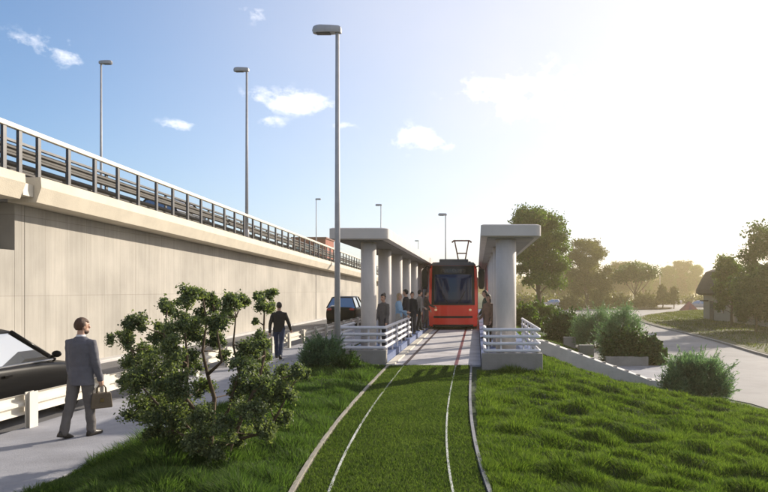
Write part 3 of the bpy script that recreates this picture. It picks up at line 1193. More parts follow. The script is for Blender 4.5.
fence('pale four rail fence closing the left platform end, under the round columns', bend([(-3.78, 20.0, 0), (-3.78, 17.62, 0), (-2.5, 17.62, 0), (-2.5, 24.2, 0)]),
      [(-3.78, 19.9), (-3.72, 17.72), (-2.95, 17.68), (-2.62, 17.7)] + [(-2.54, 18.3 + 1.18 * i) for i in range(6)])
fence('pale four rail fence closing the right platform end, above the grass', bend([(.2, 18.2, 0), (.2, 16.72, 0), (1.6, 16.72, 0), (1.6, 23.0, 0)]),
      [(.24, 18.1), (.3, 16.78), (.62, 16.78), (1.2, 16.78), (1.5, 16.78)] + [(1.56, 17.6 + 1.2 * i) for i in range(5)])

# stairs running down the bank from the right platform
st = thing('staircase', 'pale concrete staircase running down the bank from the right platform', 'stairs', (1.75, 22.9, 0))
opart(MB().loft([[(x, 22.62, z - .9), (x, 23.02, z - .9), (x, 23.02, z + .04), (x, 22.62, z)] for x, z in ((1.75, .42), (2.3, .42), (6.0, -.93), (7.2, -1.1))]), 'side_wall', mat('stair_concrete', (.46, .45, .44), .8, .15, 2, .2), st, bevel=.01)
mb = MB()
for i in range(11):
    mb.box(2.3 + .36 * i, 2.3 + .36 * (i + 1) + .02, 23.025, 24.2, -1.6, .28 - .132 * i)
opart(mb, 'steps', M_CONC, st)
mb = MB()
for i in range(10):
    x = 2.35 + .40 * i
    z = .42 - .365 * (x - 2.3)
    mb = MB().box(x, x + .15, 22.68, 22.86, z - .1, z + .018)
    opart(mb, 'block', M_GREY, st, bevel=.01)
for x0, x1, y, zb, zh, lab in ((5.75, 7.65, 29.0, LOW - .1, -.78, 'long low grey planter wall beside the road'), (5.2, 5.95, 33.0, -1.5, -.60, 'short grey terrace wall behind the stairs'),
                               (5.0, 5.7, 37.5, -1.5, -.52, 'short grey terrace wall farthest behind the stairs')):
    tag(MB().box(x0, x1, y, y + .35, zb, zh).build('planter_wall', M_GREY, bevel=.02), lab, 'wall', 'low planter walls beyond the stairs')
tag(MB().box(5.7, 9.0, 24.3, 28.9, LOW - .1, LOW + .03).build('path', M_PAVE, bevel=.01), kind='structure')


# ------------------------------------------------------------------ tram
def tram():
    X, YF, Y2 = -1.2, 32.5, 52.0
    t = thing('tram', 'red tram with dark windscreen standing at the stop between the platforms', 'tram', (X, YF, .2))
    red = mat('tram_red', (.74, .024, .008), .3, .05, 1.0, coat=.4)
    drk = mat('tram_black', (.006, .006, .007), .3, .2, 2, spec=.3)
    ash = mat('tram_roof', (.05, .05, .055), .6, .2, 2)
    gls = glass_mat('tram_glass', (.005, .016, .055), .0)

    def yf(x, z):
        return YF + .30 * abs(x / 1.25) ** 3.2 + .035 * max(0, z - 1.4) ** 1.5

    def outline(z, hw, back=Y2):
        xs = np.linspace(-hw, hw, 17)
        p = [(X + x, yf(x * 1.25 / max(hw, .1), z), z) for x in xs]
        return p + [(X + hw, back, z), (X - hw, back, z)]

    def pb(mb, nm, m, par=t, **k):
        o = mb.build(nm, m, par, **k)
        base = t if par is t else None
        o.matrix_parent_inverse = Matrix.Translation(t.location).inverted()
        return o
    pb(MB().loft([outline(z, hw) for z, hw in ((.36, 1.17), (.42, 1.21), (.9, 1.235), (1.5, 1.235), (2.6, 1.22), (3.25, 1.20), (3.42, 1.14))]), 'body', red)
    pb(MB().loft([outline(z, hw) for z, hw in ((3.425, 1.14), (3.5, 1.12), (3.6, 1.02))]), 'roof', ash)

    def face(x0, x1, z0, z1, d, nx=14, nz=8, trim=.0):
        """a panel lying a little proud of the curved front, with thickness"""
        mb = MB()
        f = lambda dd: (lambda x, z: (X + x * (1 - trim * (z - z0) / (z1 - z0)), yf(x, z) - dd, z))
        xs, zs = list(np.linspace(x0, x1, nx)), list(np.linspace(z0, z1, nz))
        mb.grid(xs, zs, f(d))
        mb.grid(xs, zs, f(.0))
        # rim
        n_ = nx * nz
        for i in range(nx - 1):
            mb.f += [(i, i + 1, n_ + i + 1, n_ + i), (n_ - nx + i, n_ - nx + i + 1, 2 * n_ - nx + i + 1, 2 * n_ - nx + i)]
        for j in range(nz - 1):
            a, b = j * nx, (j + 1) * nx
            mb.f += [(a, b, n_ + b, n_ + a), (a + nx - 1, b + nx - 1, n_ + b + nx - 1, n_ + a + nx - 1)]
        return mb
    pb(face(-1.09, 1.09, 1.44, 3.415, .012, trim=.03), 'windscreen_surround', drk, smooth=False)
    ws = pb(face(-.95, .95, 1.52, 2.98, .022, trim=.03), 'windscreen', gls, smooth=True)
    pb(face(-.62, .62, 3.06, 3.26, .020, 8, 3), 'destination_display', mat('display_black', (.02, .014, .01), .2, .2, 20))
    pb(face(-.98, .98, .80, .90, .02, 14, 3), 'bumper_strip', drk)
    pb(face(-1.02, 1.02, .36, .47, .02, 14, 3), 'skirt', drk)
    for s in (-1, 1):
        mb = MB()
        c = (X + s * .86, yf(.86, 1.2) - .01, 1.2)
        mb.ellip(c, (.075, .035, .06))
        hl = pb(mb, 'headlight', lamp_mat('headlight_lens', (.9, .62, .36), .12), smooth=True)
        mb = MB()
        mb.tube([(X + s * 1.12, 32.86, 3.35), (X + s * 1.30, 32.72, 3.42), (X + s * 1.42, 32.62, 3.25), (X + s * 1.42, 32.62, 3.0)], .035, 8)
        ma = pb(mb, 'mirror_arm', drk, smooth=True)
        mb = MB()
        mb.loft([[(X + s * (1.42 + a * w_), 32.60 + b * .08, z) for a, b in ((-1, -1), (1, -1), (1.15, 1), (-1.15, 1))] for z, w_ in ((2.25, .09), (2.4, .14), (3.1, .15), (3.25, .10))])
        o = pb(mb, 'mirror', drk, bevel=.02)
        # wiper
        mb = MB().tube([(X + s * .25, yf(.25, 1.5) - .05, 1.5), (X + s * .62, yf(.6, 2.1) - .05, 2.15)], .012, 6)
        pb(mb, 'wiper', drk)
        # side glazing, doors
        for k_ in range(7):
            y0 = 33.5 + 2.6 * k_
            door = k_ in (1, 4)
            mb = MB().box(X + s * 1.20, X + s * (1.247 if not door else 1.255), y0, y0 + 2.35, .55 if door else 1.45, 2.85)
            pb(mb, 'door' if door else 'side_window', gls if not door else drk, bevel=.01)
        pb(MB().box(X + s * 1.0, X + s * 1.18, 33.5, 51.5, .22, .355), 'side_skirt', drk)
    for k_, (a, b, w_, z) in enumerate(((33.6, 35.2, .75, 3.80), (37.6, 41, .85, 3.86), (42.5, 47, .85, 3.84))):
        pb(MB().box(X - w_, X + w_, a, b, 3.58, z), 'roof_unit', ash, bevel=.04)
    # pantograph: base frame, two arms, cross bars and collector
    pk = mat('pantograph_red', (.12, .022, .02), .5, .2, 5, metal=.3)
    PX, PY = X + .36, 35.8
    mb = MB()
    for s in (-1, 1):
        mb.tube([(PX + s * .14, PY + .2, 3.6), (PX + s * .38, PY - .2, 4.86)], .04, 6)
        mb.tube([(PX + s * .20, PY + .3, 3.62), (PX + s * .20, PY + .9, 3.62)], .04, 6)
    mb.tube([(PX - .26, PY, 4.22), (PX + .26, PY, 4.22)], .035, 6)
    mb.tube([(PX - .17, PY + .2, 3.64), (PX + .17, PY + .2, 3.64)], .04, 6)
    fr = pb(mb, 'pantograph_frame', pk)
    mb = MB()
    mb.tube([(PX - .54, PY - .2, 4.80), (PX - .42, PY - .2, 4.90), (PX + .42, PY - .2, 4.90), (PX + .54, PY - .2, 4.80)], .045, 8)
    mb.tube([(PX - .42, PY - .38, 4.89), (PX + .42, PY - .38, 4.89)], .03, 8)
    pb(mb, 'pantograph_head', pk)
    bg = MB()
    for y0 in (34.5, 42, 49):
        bg.box(X - .95, X + .95, y0, y0 + 1.9, .23, .34)
    pb(bg, 'bogie', drk)


tram()


# ------------------------------------------------------------------ cars
def circ(y, z, r, n=24):
    return [(y + r * math.cos(2 * math.pi * i / n), z + r * math.sin(2 * math.pi * i / n)) for i in range(n)]


def car(name, label, loc, rz, paint, group=None, hgt=1.5, L=4.5, W=1.84, suv=False):
    t = thing(name, label, 'car', loc, rz, group)
    hl, hw = L / 2, W / 2
    belt = hgt * .64
    st_ = [(-hl, .42, belt - .22, .86), (-hl + .06, .30, belt - .06, .92), (-hl + .35, .24, belt + .0, .97), (-hl * .55, .20, belt + .02, 1.0), (0, .19, belt + .0, 1.0),
           (hl * .42, .19, belt - .03, 1.0), (hl * .70, .21, belt - .12, .98), (hl - .30, .23, belt - .20, .93), (hl - .08, .28, belt - .28, .86), (hl, .40, belt - .40, .78)]
    rings = []
    for y, zl, zs, k_ in st_:
        w_ = hw * k_
        zm = zl + (zs - zl) * .55
        half = [(0, zl), (w_ * .82, zl), (w_ * .97, zl + .10), (w_, zm), (w_ * .965, zs - .07), (w_ * .90, zs), (w_ * .5, zs + .045), (0, zs + .055)]
        ring = [(x, y, z) for x, z in half] + [(-x, y, z) for x, z in half[-2:0:-1]]
        rings.append(ring)
    body = MB().loft(rings).build('body', paint, t)
    wy = (-hl + .86, hl - .88)
    cut = MB()
    for y in wy:
        cut.loft([[(x, a, b) for a, b in circ(y, .33, .385)] for x in (-W, W)])
    co = cut.build('cutter', M_BLACK)

    def m1(o):
        s = o.modifiers.new('s', 'SUBSURF')
        s.levels = s.render_levels = 2

    def m2(o):
        b = o.modifiers.new('b', 'BOOLEAN')
        b.operation = 'DIFFERENCE'
        b.object = co
        b.solver = 'EXACT'
    bake(body, [m1])
    co.matrix_world = t.matrix_world
    t_loc, t_rot = t.location.copy(), t.rotation_euler.copy()
    t.location = (0, 0, 0)
    t.rotation_euler = (0, 0, 0)
    bpy.context.view_layer.update()
    bake(body, [m2])
    t.location, t.rotation_euler = t_loc, t_rot
    bpy.data.objects.remove(co)
    if not body.data.materials:
        body.data.materials.append(paint)
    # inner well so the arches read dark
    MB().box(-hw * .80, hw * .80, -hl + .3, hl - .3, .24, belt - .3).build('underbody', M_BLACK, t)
    # glasshouse
    zb, ztp = belt - .03, hgt - .035
    rb = -hl + (.25 if suv else .50)
    rt = -hl + (.62 if suv else 1.10)
    ft, fb = .30, 1.12
    bw, tw = hw * .90, hw * .62
    gm = glass_mat('car_glass', (.02, .022, .024), .6)
    base = [(-bw, rb), (bw, rb), (bw * .93, fb), (-bw * .93, fb)]
    topo = [(-tw, rt), (tw, rt), (tw, ft), (-tw, ft)]
    MB().loft([[(x, y, zb) for x, y in base], [(x, y, ztp) for x, y in topo]]).build('windows', gm, t, bevel=.03)
    rf = MB().loft([[(x * 1.02, y + (-.05 if y < 0 else .05), ztp - .012) for x, y in topo], [(x * 1.0, y, ztp + .02) for x, y in topo], [(x * .82, y * .9 - .03, ztp + .055) for x, y in topo]])
    roof = rf.build('roof', paint, t, smooth=True, bevel=.02)
    for s in (-1, 1):
        ym = -.42
        for (a, b) in (((s * bw * .93 * 1.005, fb), (s * tw * 1.01, ft)), ((s * bw * 1.005, rb), (s * tw * 1.01, rt)), ((s * bw * .985, ym), (s * (tw + .012), ym - .06))):
            MB().tube([(a[0], a[1], zb), (b[0], b[1], ztp)], .037, 8).build('pillar', paint, t, smooth=True)
        MB().tube([(s * (bw + .012), rb + .08, zb + .012), (s * (bw * .96 + .014), fb - .1, zb + .012)], .014, 6).build('window_trim', M_ALLOY, t)
        mb = MB()
        mb.ellip((s * (hw + .10), fb - .32, zb + .13), (.085, .05, .06), 12, 8)
        mb.tube([(s * (hw - .06), fb - .28, zb + .07), (s * (hw + .06), fb - .31, zb + .10)], .025, 6)
        mb.build('wing_mirror', paint, t, smooth=True)
        for y in (-.12, -1.05):
            MB().box(s * (hw - .012), s * (hw + .018), y - .2, y - .04, belt - .17, belt - .14).build('door_handle', paint, t)
        MB().ellip((s * hw * .62, hl - .10, belt - .36), (.19, .09, .065), 12, 8).build('headlight', M_ALLOY, t, smooth=True)
        MB().ellip((s * hw * .70, -hl + .07, belt - .12), (.17, .06, .085), 12, 8).build('tail_light', mat('tail_light_red', (.30, .015, .012), .2, .1, 9, coat=.5), t, smooth=True)
        for y in wy:
            wmb = MB()
            prof = [(.30, -.105), (.325, -.09), (.335, -.05), (.335, .05), (.325, .09), (.30, .105), (.22, .10), (.21, -.10)]
            rs = []
            for i in range(28):
                a = 2 * math.pi * i / 28
                rs.append([(s * (hw - .13) + d, y + r_ * math.cos(a), .335 + r_ * math.sin(a)) for r_, d in prof])
            rs.append(rs[0])
            wh = wmb.loft(rs, cap=False).build('tyre', M_RUBBER, t, smooth=True)
            rm = MB()
            xo = s * (hw - .075)
            for i in range(7):
                a = 2 * math.pi * i / 7
                rm.tube([(xo, y, .335), (xo, y + .2 * math.cos(a), .335 + .2 * math.sin(a))], [.035, .022], 6)
            rm.loft([[(xo - s * .05, a, b) for a, b in circ(y, .335, .212)], [(xo - s * .015, a, b) for a, b in circ(y, .335, .212)]])
            rm.build('rim', M_ALLOY, wh)
    return t


BLACKP = mat('black_car_paint', (.006, .006, .007), .3, .1, 2, coat=.03, spec=.08)
car('parked_car', 'large black car on the road, cut off by the left edge beside the suited man', (-8.36, 10.55, .012), 0, BLACKP, 'cars on the road below the wall', 1.52, 4.6, 1.84)
suv = car('parked_car', 'black off road car farther up the road, partly behind the nearest lamp post', (-8.15, 41.0, .012), 0, mat('black_suv_paint', (.006, .006, .007), .35, .1, 2, coat=.03, spec=.1),
          'cars on the road below the wall', 1.78, 4.5, 1.92, True)
dup(suv, (-13.6, 29.5, zd(29.5) - .05), 0, 'dark car on the overpass half hidden by the crash barrier', 'cars on the overpass', (1, 1, .82))
GP = 'pale cars in the far car park'
pale = car('far_car', 'pale car in the far car park, left above the red tent', (36.6, 140, LOW + .01), 1.2, mat('pale_car_paint', (.42, .36, .38), .35, .1, 2, coat=.4), GP)
for px, py, y, rz, lab in ((699, 304, 118, .9, 'pale car in the far car park, right of the red tent, by the house'), (690, 298, 170, 1.4, 'pale car in the far car park, directly behind the red tent'),
                           (704, 299, 165, 1.8, 'farthest right pale car in the car park, beside the house wall'), (672, 300, 150, 1.3, 'pale car in the far car park, nearest the slim trees'),
                           (553, 300, 130, 1.2, 'pale car far away under the tall green tree')):
    dup(pale, ((px - VX) * y / F, y, LOW + .01), rz, lab, GP)
# small red tent across the road
tx_, ty_ = (689 - VX) * 108 / F, 108
tn = thing('tent', 'small red pyramid tent standing on the far road', 'tent', (tx_, ty_, LOW + .005))
MB().loft([[(-1.3, -1.1, 0), (1.3, -1.1, 0), (1.3, 1.1, 0), (-1.3, 1.1, 0)], [(-.1, -.08, 1.45), (.1, -.08, 1.45), (.1, .08, 1.45), (-.1, .08, 1.45)]]).build(
    'tent_cloth', mat('tent_red', (.22, .06, .07), .8, .2, 2), tn)
MB().loft([[(-.35, -1.12, 0), (.35, -1.12, 0), (.35, -1.0, 0), (-.35, -1.0, 0)], [(-.04, -.46, .95), (.04, -.46, .95), (.04, -.40, .95), (-.04, -.40, .95)]]).build(
    'door_flap', mat('tent_flap', (.16, .05, .09), .8, .2, 2), tn)

# red brick building beyond the overpass
bb = thing('brick_building', 'red brick building with a flat roof beyond the overpass railing', 'building', (-31.3, 121, 0))
opart(MB().box(-34.4, -28.2, 121, 128, 0, 11.75), 'wall', mat('red_brick', (.27, .075, .05), .85, .25, 2.5, .2), bb)
opart(MB().box(-34.6, -28.0, 120.8, 128.2, 11.753, 12.05), 'roof', mat('brick_parapet', (.20, .07, .055), .8, .2, 2), bb, bevel=.02)
for zz in (3.0, 6.0, 9.2):
    for xx in (-33.6, -31.9, -30.2):
        w_ = opart(MB().box(xx, xx + 1.0, 120.94, 121.05, zz, zz + 1.5), 'window', glass_mat('window_glass', (.03, .035, .045), .15), bb)


# ------------------------------------------------------------------ house on the right
def house():
    x0, x1, y0, y1 = 25.6, 33.0, 65.5, 73.5
    g = LOW + .12
    t = thing('house', 'low cream walled house under a dark thick overhanging roof', 'house', (x0, y1, g))
    opart(MB().box(x0, x1, y0, y1, g - .2, 1.95), 'wall', mat('cream_render', (.31, .26, .185), .85, .15, .6, .2), t)
    e = .75
    prof = [(x0 - .35, 1.62), (x0 - e, 1.85), (x0 - e + .05, 2.3), (x0 - .15, 3.4), (x0 + .35, 4.25), (x0 + .9, 4.5), ((x0 + x1) / 2, 4.9), (x1 - .9, 4.5), (x1 - .3, 4.2), (x1 + .15, 3.4), (x1 + e, 2.2), (x1 + e, 1.85), (x1 + .3, 1.62)]
    mb = MB()
    rings = []
    for y, k_ in ((y0 - .6, .97), (y0 + .5, 1), (y1 - .4, 1), (y1 + .5, .985), (y1 + .9, .93)):
        cx = (x0 + x1) / 2
        rings.append([(cx + (x - cx) * k_, y, 1.62 + (z - 1.62) * k_) for x, z in prof])
    mb.loft(rings)
    opart(mb, 'roof', mat('dark_thatch', (.026, .021, .022), .95, .4, 2.0, .8, stretch=(1, .4, 3)), t)
    for y in (67.5,):
        w_ = opart(MB().box(x0 - .04, x0 + .05, y, y + 1.4, g + .95, g + 2.2), 'window', glass_mat('window_glass', (.03, .035, .045), .15), t)
        fr = MB().box(x0 - .07, x0 + .02, y - .1, y - .003, g + .85, g + 2.3)
        fr.box(x0 - .07, x0 + .02, y + 1.403, y + 1.5, g + .85, g + 2.3)
        f_ = opart(fr, 'window_frame', mat('dark_timber', (.06, .04, .03), .7, .3, 4), t)
    opart(MB().box(x0 - .05, x0 + .05, 70.3, 71.4, g, g + 2.1), 'door', mat('dark_timber', (.06, .04, .03)), t)
    opart(MB().box(x0 - .62, x0 - .01, 71.9, 72.9, .95, 1.08), 'porch_shelf', mat('dark_timber', (.06, .04, .03)), t)


house()
tag(MB().box(25.6, 25.85, 36, 64.6, LOW, .75).build('garden_wall', mat('cream_render', (.46, .38, .26)), bevel=.03), 'low cream garden wall running from the house to the right edge', 'wall')


# ------------------------------------------------------------------ people
FOLD = bpy.data.textures.new('folds', 'CLOUDS')
FOLD.noise_scale = .11
FOLD.noise_depth = 1


def person(label, loc, rz, hgt, leg=(18, -16), knee=(6, 14), arm=(-12, 14), elbow=(12, 14), abd=(6, 6), top=(.05, .05, .06), pants=(.03, .035, .05),
           hair=(.03, .02, .015), style='short', coat=.84, shoe=(.02, .018, .016), vox=.0085, beard=False, collar=None, group=None, build=1.0, head_turn=0.0,
           skin=(.45, .27, .19), fingers_closed=False, skirt=False):
    k = hgt / 1.76
    t = thing('person', label, 'person', loc, rz, group)
    t.scale = (k, k, k)
    V_ = Vector
    joints = {}
    ank = []
    for i, s in enumerate((-1, 1)):
        a, kn = R(leg[i]), R(knee[i])
        hip = V_((s * .095, 0, .92))
        kn_ = hip + V_((0, math.sin(a), -math.cos(a))) * .43
        b = a - kn
        an = kn_ + V_((0, math.sin(b), -math.cos(b))) * .42
        joints[s] = [hip, kn_, an, b]
        ank.append(an.z - .075 - max(0, -math.sin(b)) * .05)
    drop = min(ank)
    O = V_((0, 0, -drop))
    for s in joints:
        joints[s][:3] = [p + O for p in joints[s][:3]]
    arms = {}
    for i, s in enumerate((-1, 1)):
        a, e, b = R(arm[i]), R(elbow[i]), R(abd[i])
        sh = V_((s * .176 * build, 0, 1.385)) + O
        el = sh + V_((s * math.sin(b), math.sin(a) * math.cos(b), -math.cos(a) * math.cos(b))) * .30
        b2 = b * .35
        wr = el + V_((s * math.sin(b2), math.sin(a + e) * math.cos(b2), -math.cos(a + e) * math.cos(b2))) * .255
        arms[s] = (sh, el, wr, (wr - el).normalized())

    def ell(z, rx, ry, y=0.0, n=18):
        return [(O.x + rx * math.cos(2 * math.pi * j / n), O.y + y + ry * math.sin(2 * math.pi * j / n), z + O.z) for j in range(n)]
    tw = build
    # body: head with features, neck, trunk, limbs, hands with five fingers, all grown into one skin
    mb = MB()
    hc = V_((0, .02, 1.635)) + O
    rt = Matrix.Rotation(-R(head_turn), 3, 'Z')
    mb.ellip(hc + V_((0, -.005, .02)), (.074, .093, .098), 18, 14, rt)
    mb.ellip(hc + rt @ V_((0, .028, -.055)), (.056, .062, .062), 16, 12, rt)
    mb.tube([hc + rt @ V_((0, .088, .02)), hc + rt @ V_((0, .108, -.018)), hc + rt @ V_((0, .098, -.03))], [.010, .015, .012], 8, True)
    mb.ellip(hc + rt @ V_((0, .086, -.062)), (.024, .012, .010), 10, 8, rt)
    mb.ellip(hc + rt @ V_((0, .080, .028)), (.055, .018, .010), 12, 8, rt)
    for s in (-1, 1):
        mb.ellip(hc + rt @ V_((s * .077, -.005, -.005)), (.010, .020, .032), 8, 8, rt)
    mb.tube([V_((0, -.005, 1.40)) + O, V_((0, 0, 1.48)) + O, V_((0, .012, 1.58)) + O], [.068, .054, .052], 14)
    mb.loft([ell(z, rx * tw, ry) for z, rx, ry in ((.86, .12, .09), (.93, .155, .105), (1.05, .135, .095), (1.2, .15, .10), (1.32, .160, .10), (1.38, .15, .08), (1.43, .09, .065))])
    for s in (-1, 1):
        hip, kn_, an, b = joints[s]
        mb.tube([hip + V_((0, 0, .03)), hip.lerp(kn_, .5), kn_, kn_.lerp(an, .35), an], [.085, .07, .052, .054, .036], 12, True)
        fd = V_((0, math.cos(b * .5), math.sin(b * .5) * (1 if b > 0 else .6)))
        mb.tube([an + V_((0, -.01, -.02)), an + fd * .08 + V_((0, 0, -.032))], [.028, .016], 10, True)
        sh, el, wr, d = arms[s]
        mb.tube([sh, sh.lerp(el, .5), el, el.lerp(wr, .4), wr], [.046, .044, .038, .037, .025], 12, True)
        side = V_((s, 0, 0))
        thumbdir = (V_((0, 1, 0)) - d * d.y).normalized()      # thumb to the front
        acr = d.cross(side).normalized()
        pc = wr + d * .045
        mb.tube([wr - d * .01, wr + d * .03, wr + d * .085], [.024, .032, .030], 12, True, sq=1.0)
        palm_in = -side
        for f, (off, ln) in enumerate(((.026, .070), (.009, .080), (-.009, .074), (-.026, .058))):
            root = wr + d * .085 + thumbdir * off
            cur = .95 if fingers_closed else .30 + .08 * f
            d1 = (d * math.cos(cur * .5) + palm_in * math.sin(cur * .5)).normalized()
            d2 = (d * math.cos(cur * 1.5) + palm_in * math.sin(cur * 1.5)).normalized()
            d3 = (d * math.cos(cur * 2.4) + palm_in * math.sin(cur * 2.4)).normalized()
            p1 = root + d1 * ln * .45
            p2 = p1 + d2 * ln * .32
            p3 = p2 + d3 * ln * .26
            mb.tube([root - d * .02, root, p1, p2, p3], [.010, .0098, .009, .0085, .0075], 8, True)
        th0 = wr + d * .03 + thumbdir * .025
        th1 = th0 + (d * .7 + thumbdir * .7 + palm_in * .2).normalized() * .034
        th2 = th1 + (d * .95 + thumbdir * .2 + palm_in * .35).normalized() * .030
        mb.tube([th0 - thumbdir * .012, th0, th1, th2], [.012, .012, .0105, .0085], 8, True)
    sk = mat('skin_%d' % int(skin[0] * 100), skin, .55, .08, 12)
    body = mb.build('body', sk, t)

    def rem(v, it=2, f=.5):
        def fn(o):
            m_ = o.modifiers.new('r', 'REMESH')
            m_.mode = 'VOXEL'
            m_.voxel_size = v
            s_ = o.modifiers.new('s', 'SMOOTH')
            s_.iterations = it
            s_.factor = f
        return fn
    t_loc, t_rot = t.location.copy(), t.rotation_euler.copy()

    def folds(o):
        d_ = o.modifiers.new('d', 'DISPLACE')
        d_.texture = FOLD
        d_.strength = .022
        d_.mid_level = .5

    def fin(o, m_, v=vox, it=3):
        bake(o, [rem(v, it)] + ([folds] if o.data.name.split('.')[0] in ('jacket', 'trousers') else []))
        if not o.data.materials:
            o.data.materials.append(m_)
        return o
    fin(body, sk, min(vox, .0085), 1)
    # eyes and lips are coloured areas of the one skin
    eye = mat('eye_dark', (.02, .015, .012), .2, .1, 10)
    lip = mat('lip', (.36, .14, .11), .5, .1, 10)
    body.data.materials.append(eye)
    body.data.materials.append(lip)
    e1, e2 = hc + rt @ V_((-.031, .083, .008)), hc + rt @ V_((.031, .083, .008))
    mo = hc + rt @ V_((0, .094, -.062))
    for p in body.data.polygons:
        c = p.center
        if (c - e1).length < .013 or (c - e2).length < .013:
            p.material_index = 1
        elif abs((rt.inverted() @ (c - mo)).x) < .026 and abs(c.z - mo.z) < .009 and (c - mo).length < .03:
            p.material_index = 2
    # clothes
    tag_c = '%02d%02d%02d' % tuple(int(c * 99) for c in top)
    tm = mat('cloth_top_' + tag_c, top, .85, .14, 7, .25, bscale=60)
    mb = MB()
    mb.loft([ell(z, rx * tw, ry, y) for z, rx, ry, y in ((coat, .178, .128, 0), (.93, .176, .128, 0), (1.05, .160, .118, 0), (1.2, .172, .123, .0), (1.31, .186, .124, -.005),
                                                          (1.385, .180, .110, -.01), (1.425, .145, .092, -.01), (1.455, .100, .078, -.008), (1.485, .066, .064, -.005))])
    for s in (-1, 1):
        sh, el, wr, d = arms[s]
        mb.tube([sh - V_((s * .05, 0, .0)), sh, sh.lerp(el, .35), el, el.lerp(wr, .5), wr + d * .005], [.068, .070, .064, .055, .050, .043], 14, True)
    fin(mb.build('jacket', tm, t), tm)
    pmt = mat('cloth_bottom_%02d%02d%02d' % tuple(int(c * 99) for c in pants), pants, .85, .14, 7, .25, bscale=60)
    mb = MB()
    mb.loft([ell(z, rx * tw, ry) for z, rx, ry in ((.80, .13, .10), (.86, .168, .120), (.95, .166, .118), (1.03, .15, .108))])
    for s in (-1, 1):
        hip, kn_, an, b = joints[s]
        e_ = an - (an - kn_).normalized() * .005
        mb.tube([hip + V_((0, 0, .02)), hip.lerp(kn_, .5), kn_, kn_.lerp(an, .5), e_], [.098, .086, .071, .066, .064], 14, True)
    if skirt:
        mb.loft([ell(z, rx, ry) for z, rx, ry in ((.50, .20, .16), (.7, .19, .145), (.95, .16, .12))])
    fin(mb.build('trousers', pmt, t), pmt)
    shm = mat('shoe_leather_%02d' % int(shoe[0] * 99), shoe, .4, .15, 9)
    for s in (-1, 1):
        hip, kn_, an, b = joints[s]
        tilt = b if b < 0 else b * .5
        fd = V_((0, math.cos(tilt), math.sin(tilt)))
        ud = V_((0, -math.sin(tilt), math.cos(tilt)))
        mb = MB()
        mb.loft([[an + fd * f + ud * (z + zz) + V_((xx * w_, 0, 0)) for xx, zz in ((-1, -.0), (-.8, hh * .7), (-.3, hh), (.3, hh), (.8, hh * .7), (1, 0), (.9, -.02), (-.9, -.02))]
                 for f, z, w_, hh in ((-.075, -.055, .026, .05), (-.05, -.055, .036, .085), (.0, -.055, .040, .085), (.07, -.055, .045, .06), (.13, -.055, .047, .042), (.17, -.054, .038, .032), (.195, -.052, .018, .018))])
        mb.build('shoe', shm, t, smooth=True)
    # hair: a thick cap over the skull, open at the face
    hm = mat('hair_%02d%02d' % (int(hair[0] * 99), int(hair[1] * 99)), hair, .6, .3, 30, .5, stretch=(1, 1, .2))
    mb = MB()
    nu, nv = 26, 16
    n0 = 0
    low_ = -.080 if style == 'short' else -.10
    for i in range(nv + 1):
        th = math.pi * (.01 + .78 * i / nv)
        for j in range(nu):
            ph = 2 * math.pi * j / nu
            p = V_((.0775 * math.sin(th) * math.cos(ph), .0985 * math.sin(th) * math.sin(ph), .105 * math.cos(th)))
            wv = 1 + .025 * math.sin(7 * ph + 5 * th) + .02 * math.sin(13 * ph - 9 * th)
            mb.v.append(tuple(hc + V_((0, -.006, .022)) + rt @ (p * wv)))
    for i in range(nv):
        for j in range(nu):
            ph = 2 * math.pi * (j + .5) / nu
            th = math.pi * (.01 + .78 * (i + .5) / nv)
            y_, z_ = math.sin(th) * math.sin(ph), math.cos(th) * .112
            front = y_ > .18
            if (front and z_ < .052 - .03 * (1 - abs(math.cos(ph)))) or z_ < low_ or (abs(y_) <= .18 and z_ < -.03):
                continue
            a, b_ = i * nu + j, i * nu + (j + 1) % nu
            mb.f.append((a, b_, b_ + nu, a + nu))
    ho = mb.build('hair', hm, t, smooth=True)
    so = ho.modifiers.new('t', 'SOLIDIFY')
    so.thickness = .011
    so.offset = .2
    if style == 'bun':
        MB().ellip(hc + rt @ V_((0, -.075, .115)), (.045, .045, .042)).build('hair_bun', hm, t, smooth=True)
    if style == 'long':
        mb = MB()
        mb.loft([[hc + rt @ V_((rx * math.cos(a), -.045 + ry * math.sin(a), z)) for a in [2 * math.pi * j / 14 for j in range(14)]] for z, rx, ry in ((.06, .07, .05), (-.05, .082, .055), (-.14, .085, .045), (-.22, .06, .03))])
        mb.build('hair_length', hm, t, smooth=True)
    if beard:
        mb = MB()
        mb.ellip(hc + rt @ V_((0, .036, -.082)), (.056, .060, .042), 16, 12, rt)
        bo = mb.build('beard', hm, t, smooth=True)
    if collar:
        mb = MB()
        mb.loft([ell(z, rx, ry, 0) for z, rx, ry in ((1.47, .066, .064), (1.515, .060, .060), (1.515, .056, .056), (1.47, .06, .058))], cap=False)
        mb.build('shirt_collar', mat('shirt_cloth', collar, .8, .05, 6), t, smooth=True)
    bpy.context.view_layer.update()
    return t, {s: t.matrix_world @ (arms[s][2] + arms[s][3] * .09) for s in arms}


MAN_RZ = R(-14)
man, hands = person('man in a grey suit with a brown bag, walking beside the guard rail', (-5.82, 9.55, .05), MAN_RZ, 1.74, leg=(-12, 8), knee=(5, 3), arm=(3, 8), elbow=(8, 8),
                    abd=(4, 5), top=(.105, .105, .125), pants=(.115, .105, .10), hair=(.075, .035, .018), beard=True, collar=(.6, .6, .62), coat=.77, shoe=(.022, .016, .012), vox=.0075,
                    head_turn=22, fingers_closed=True, build=1.13)


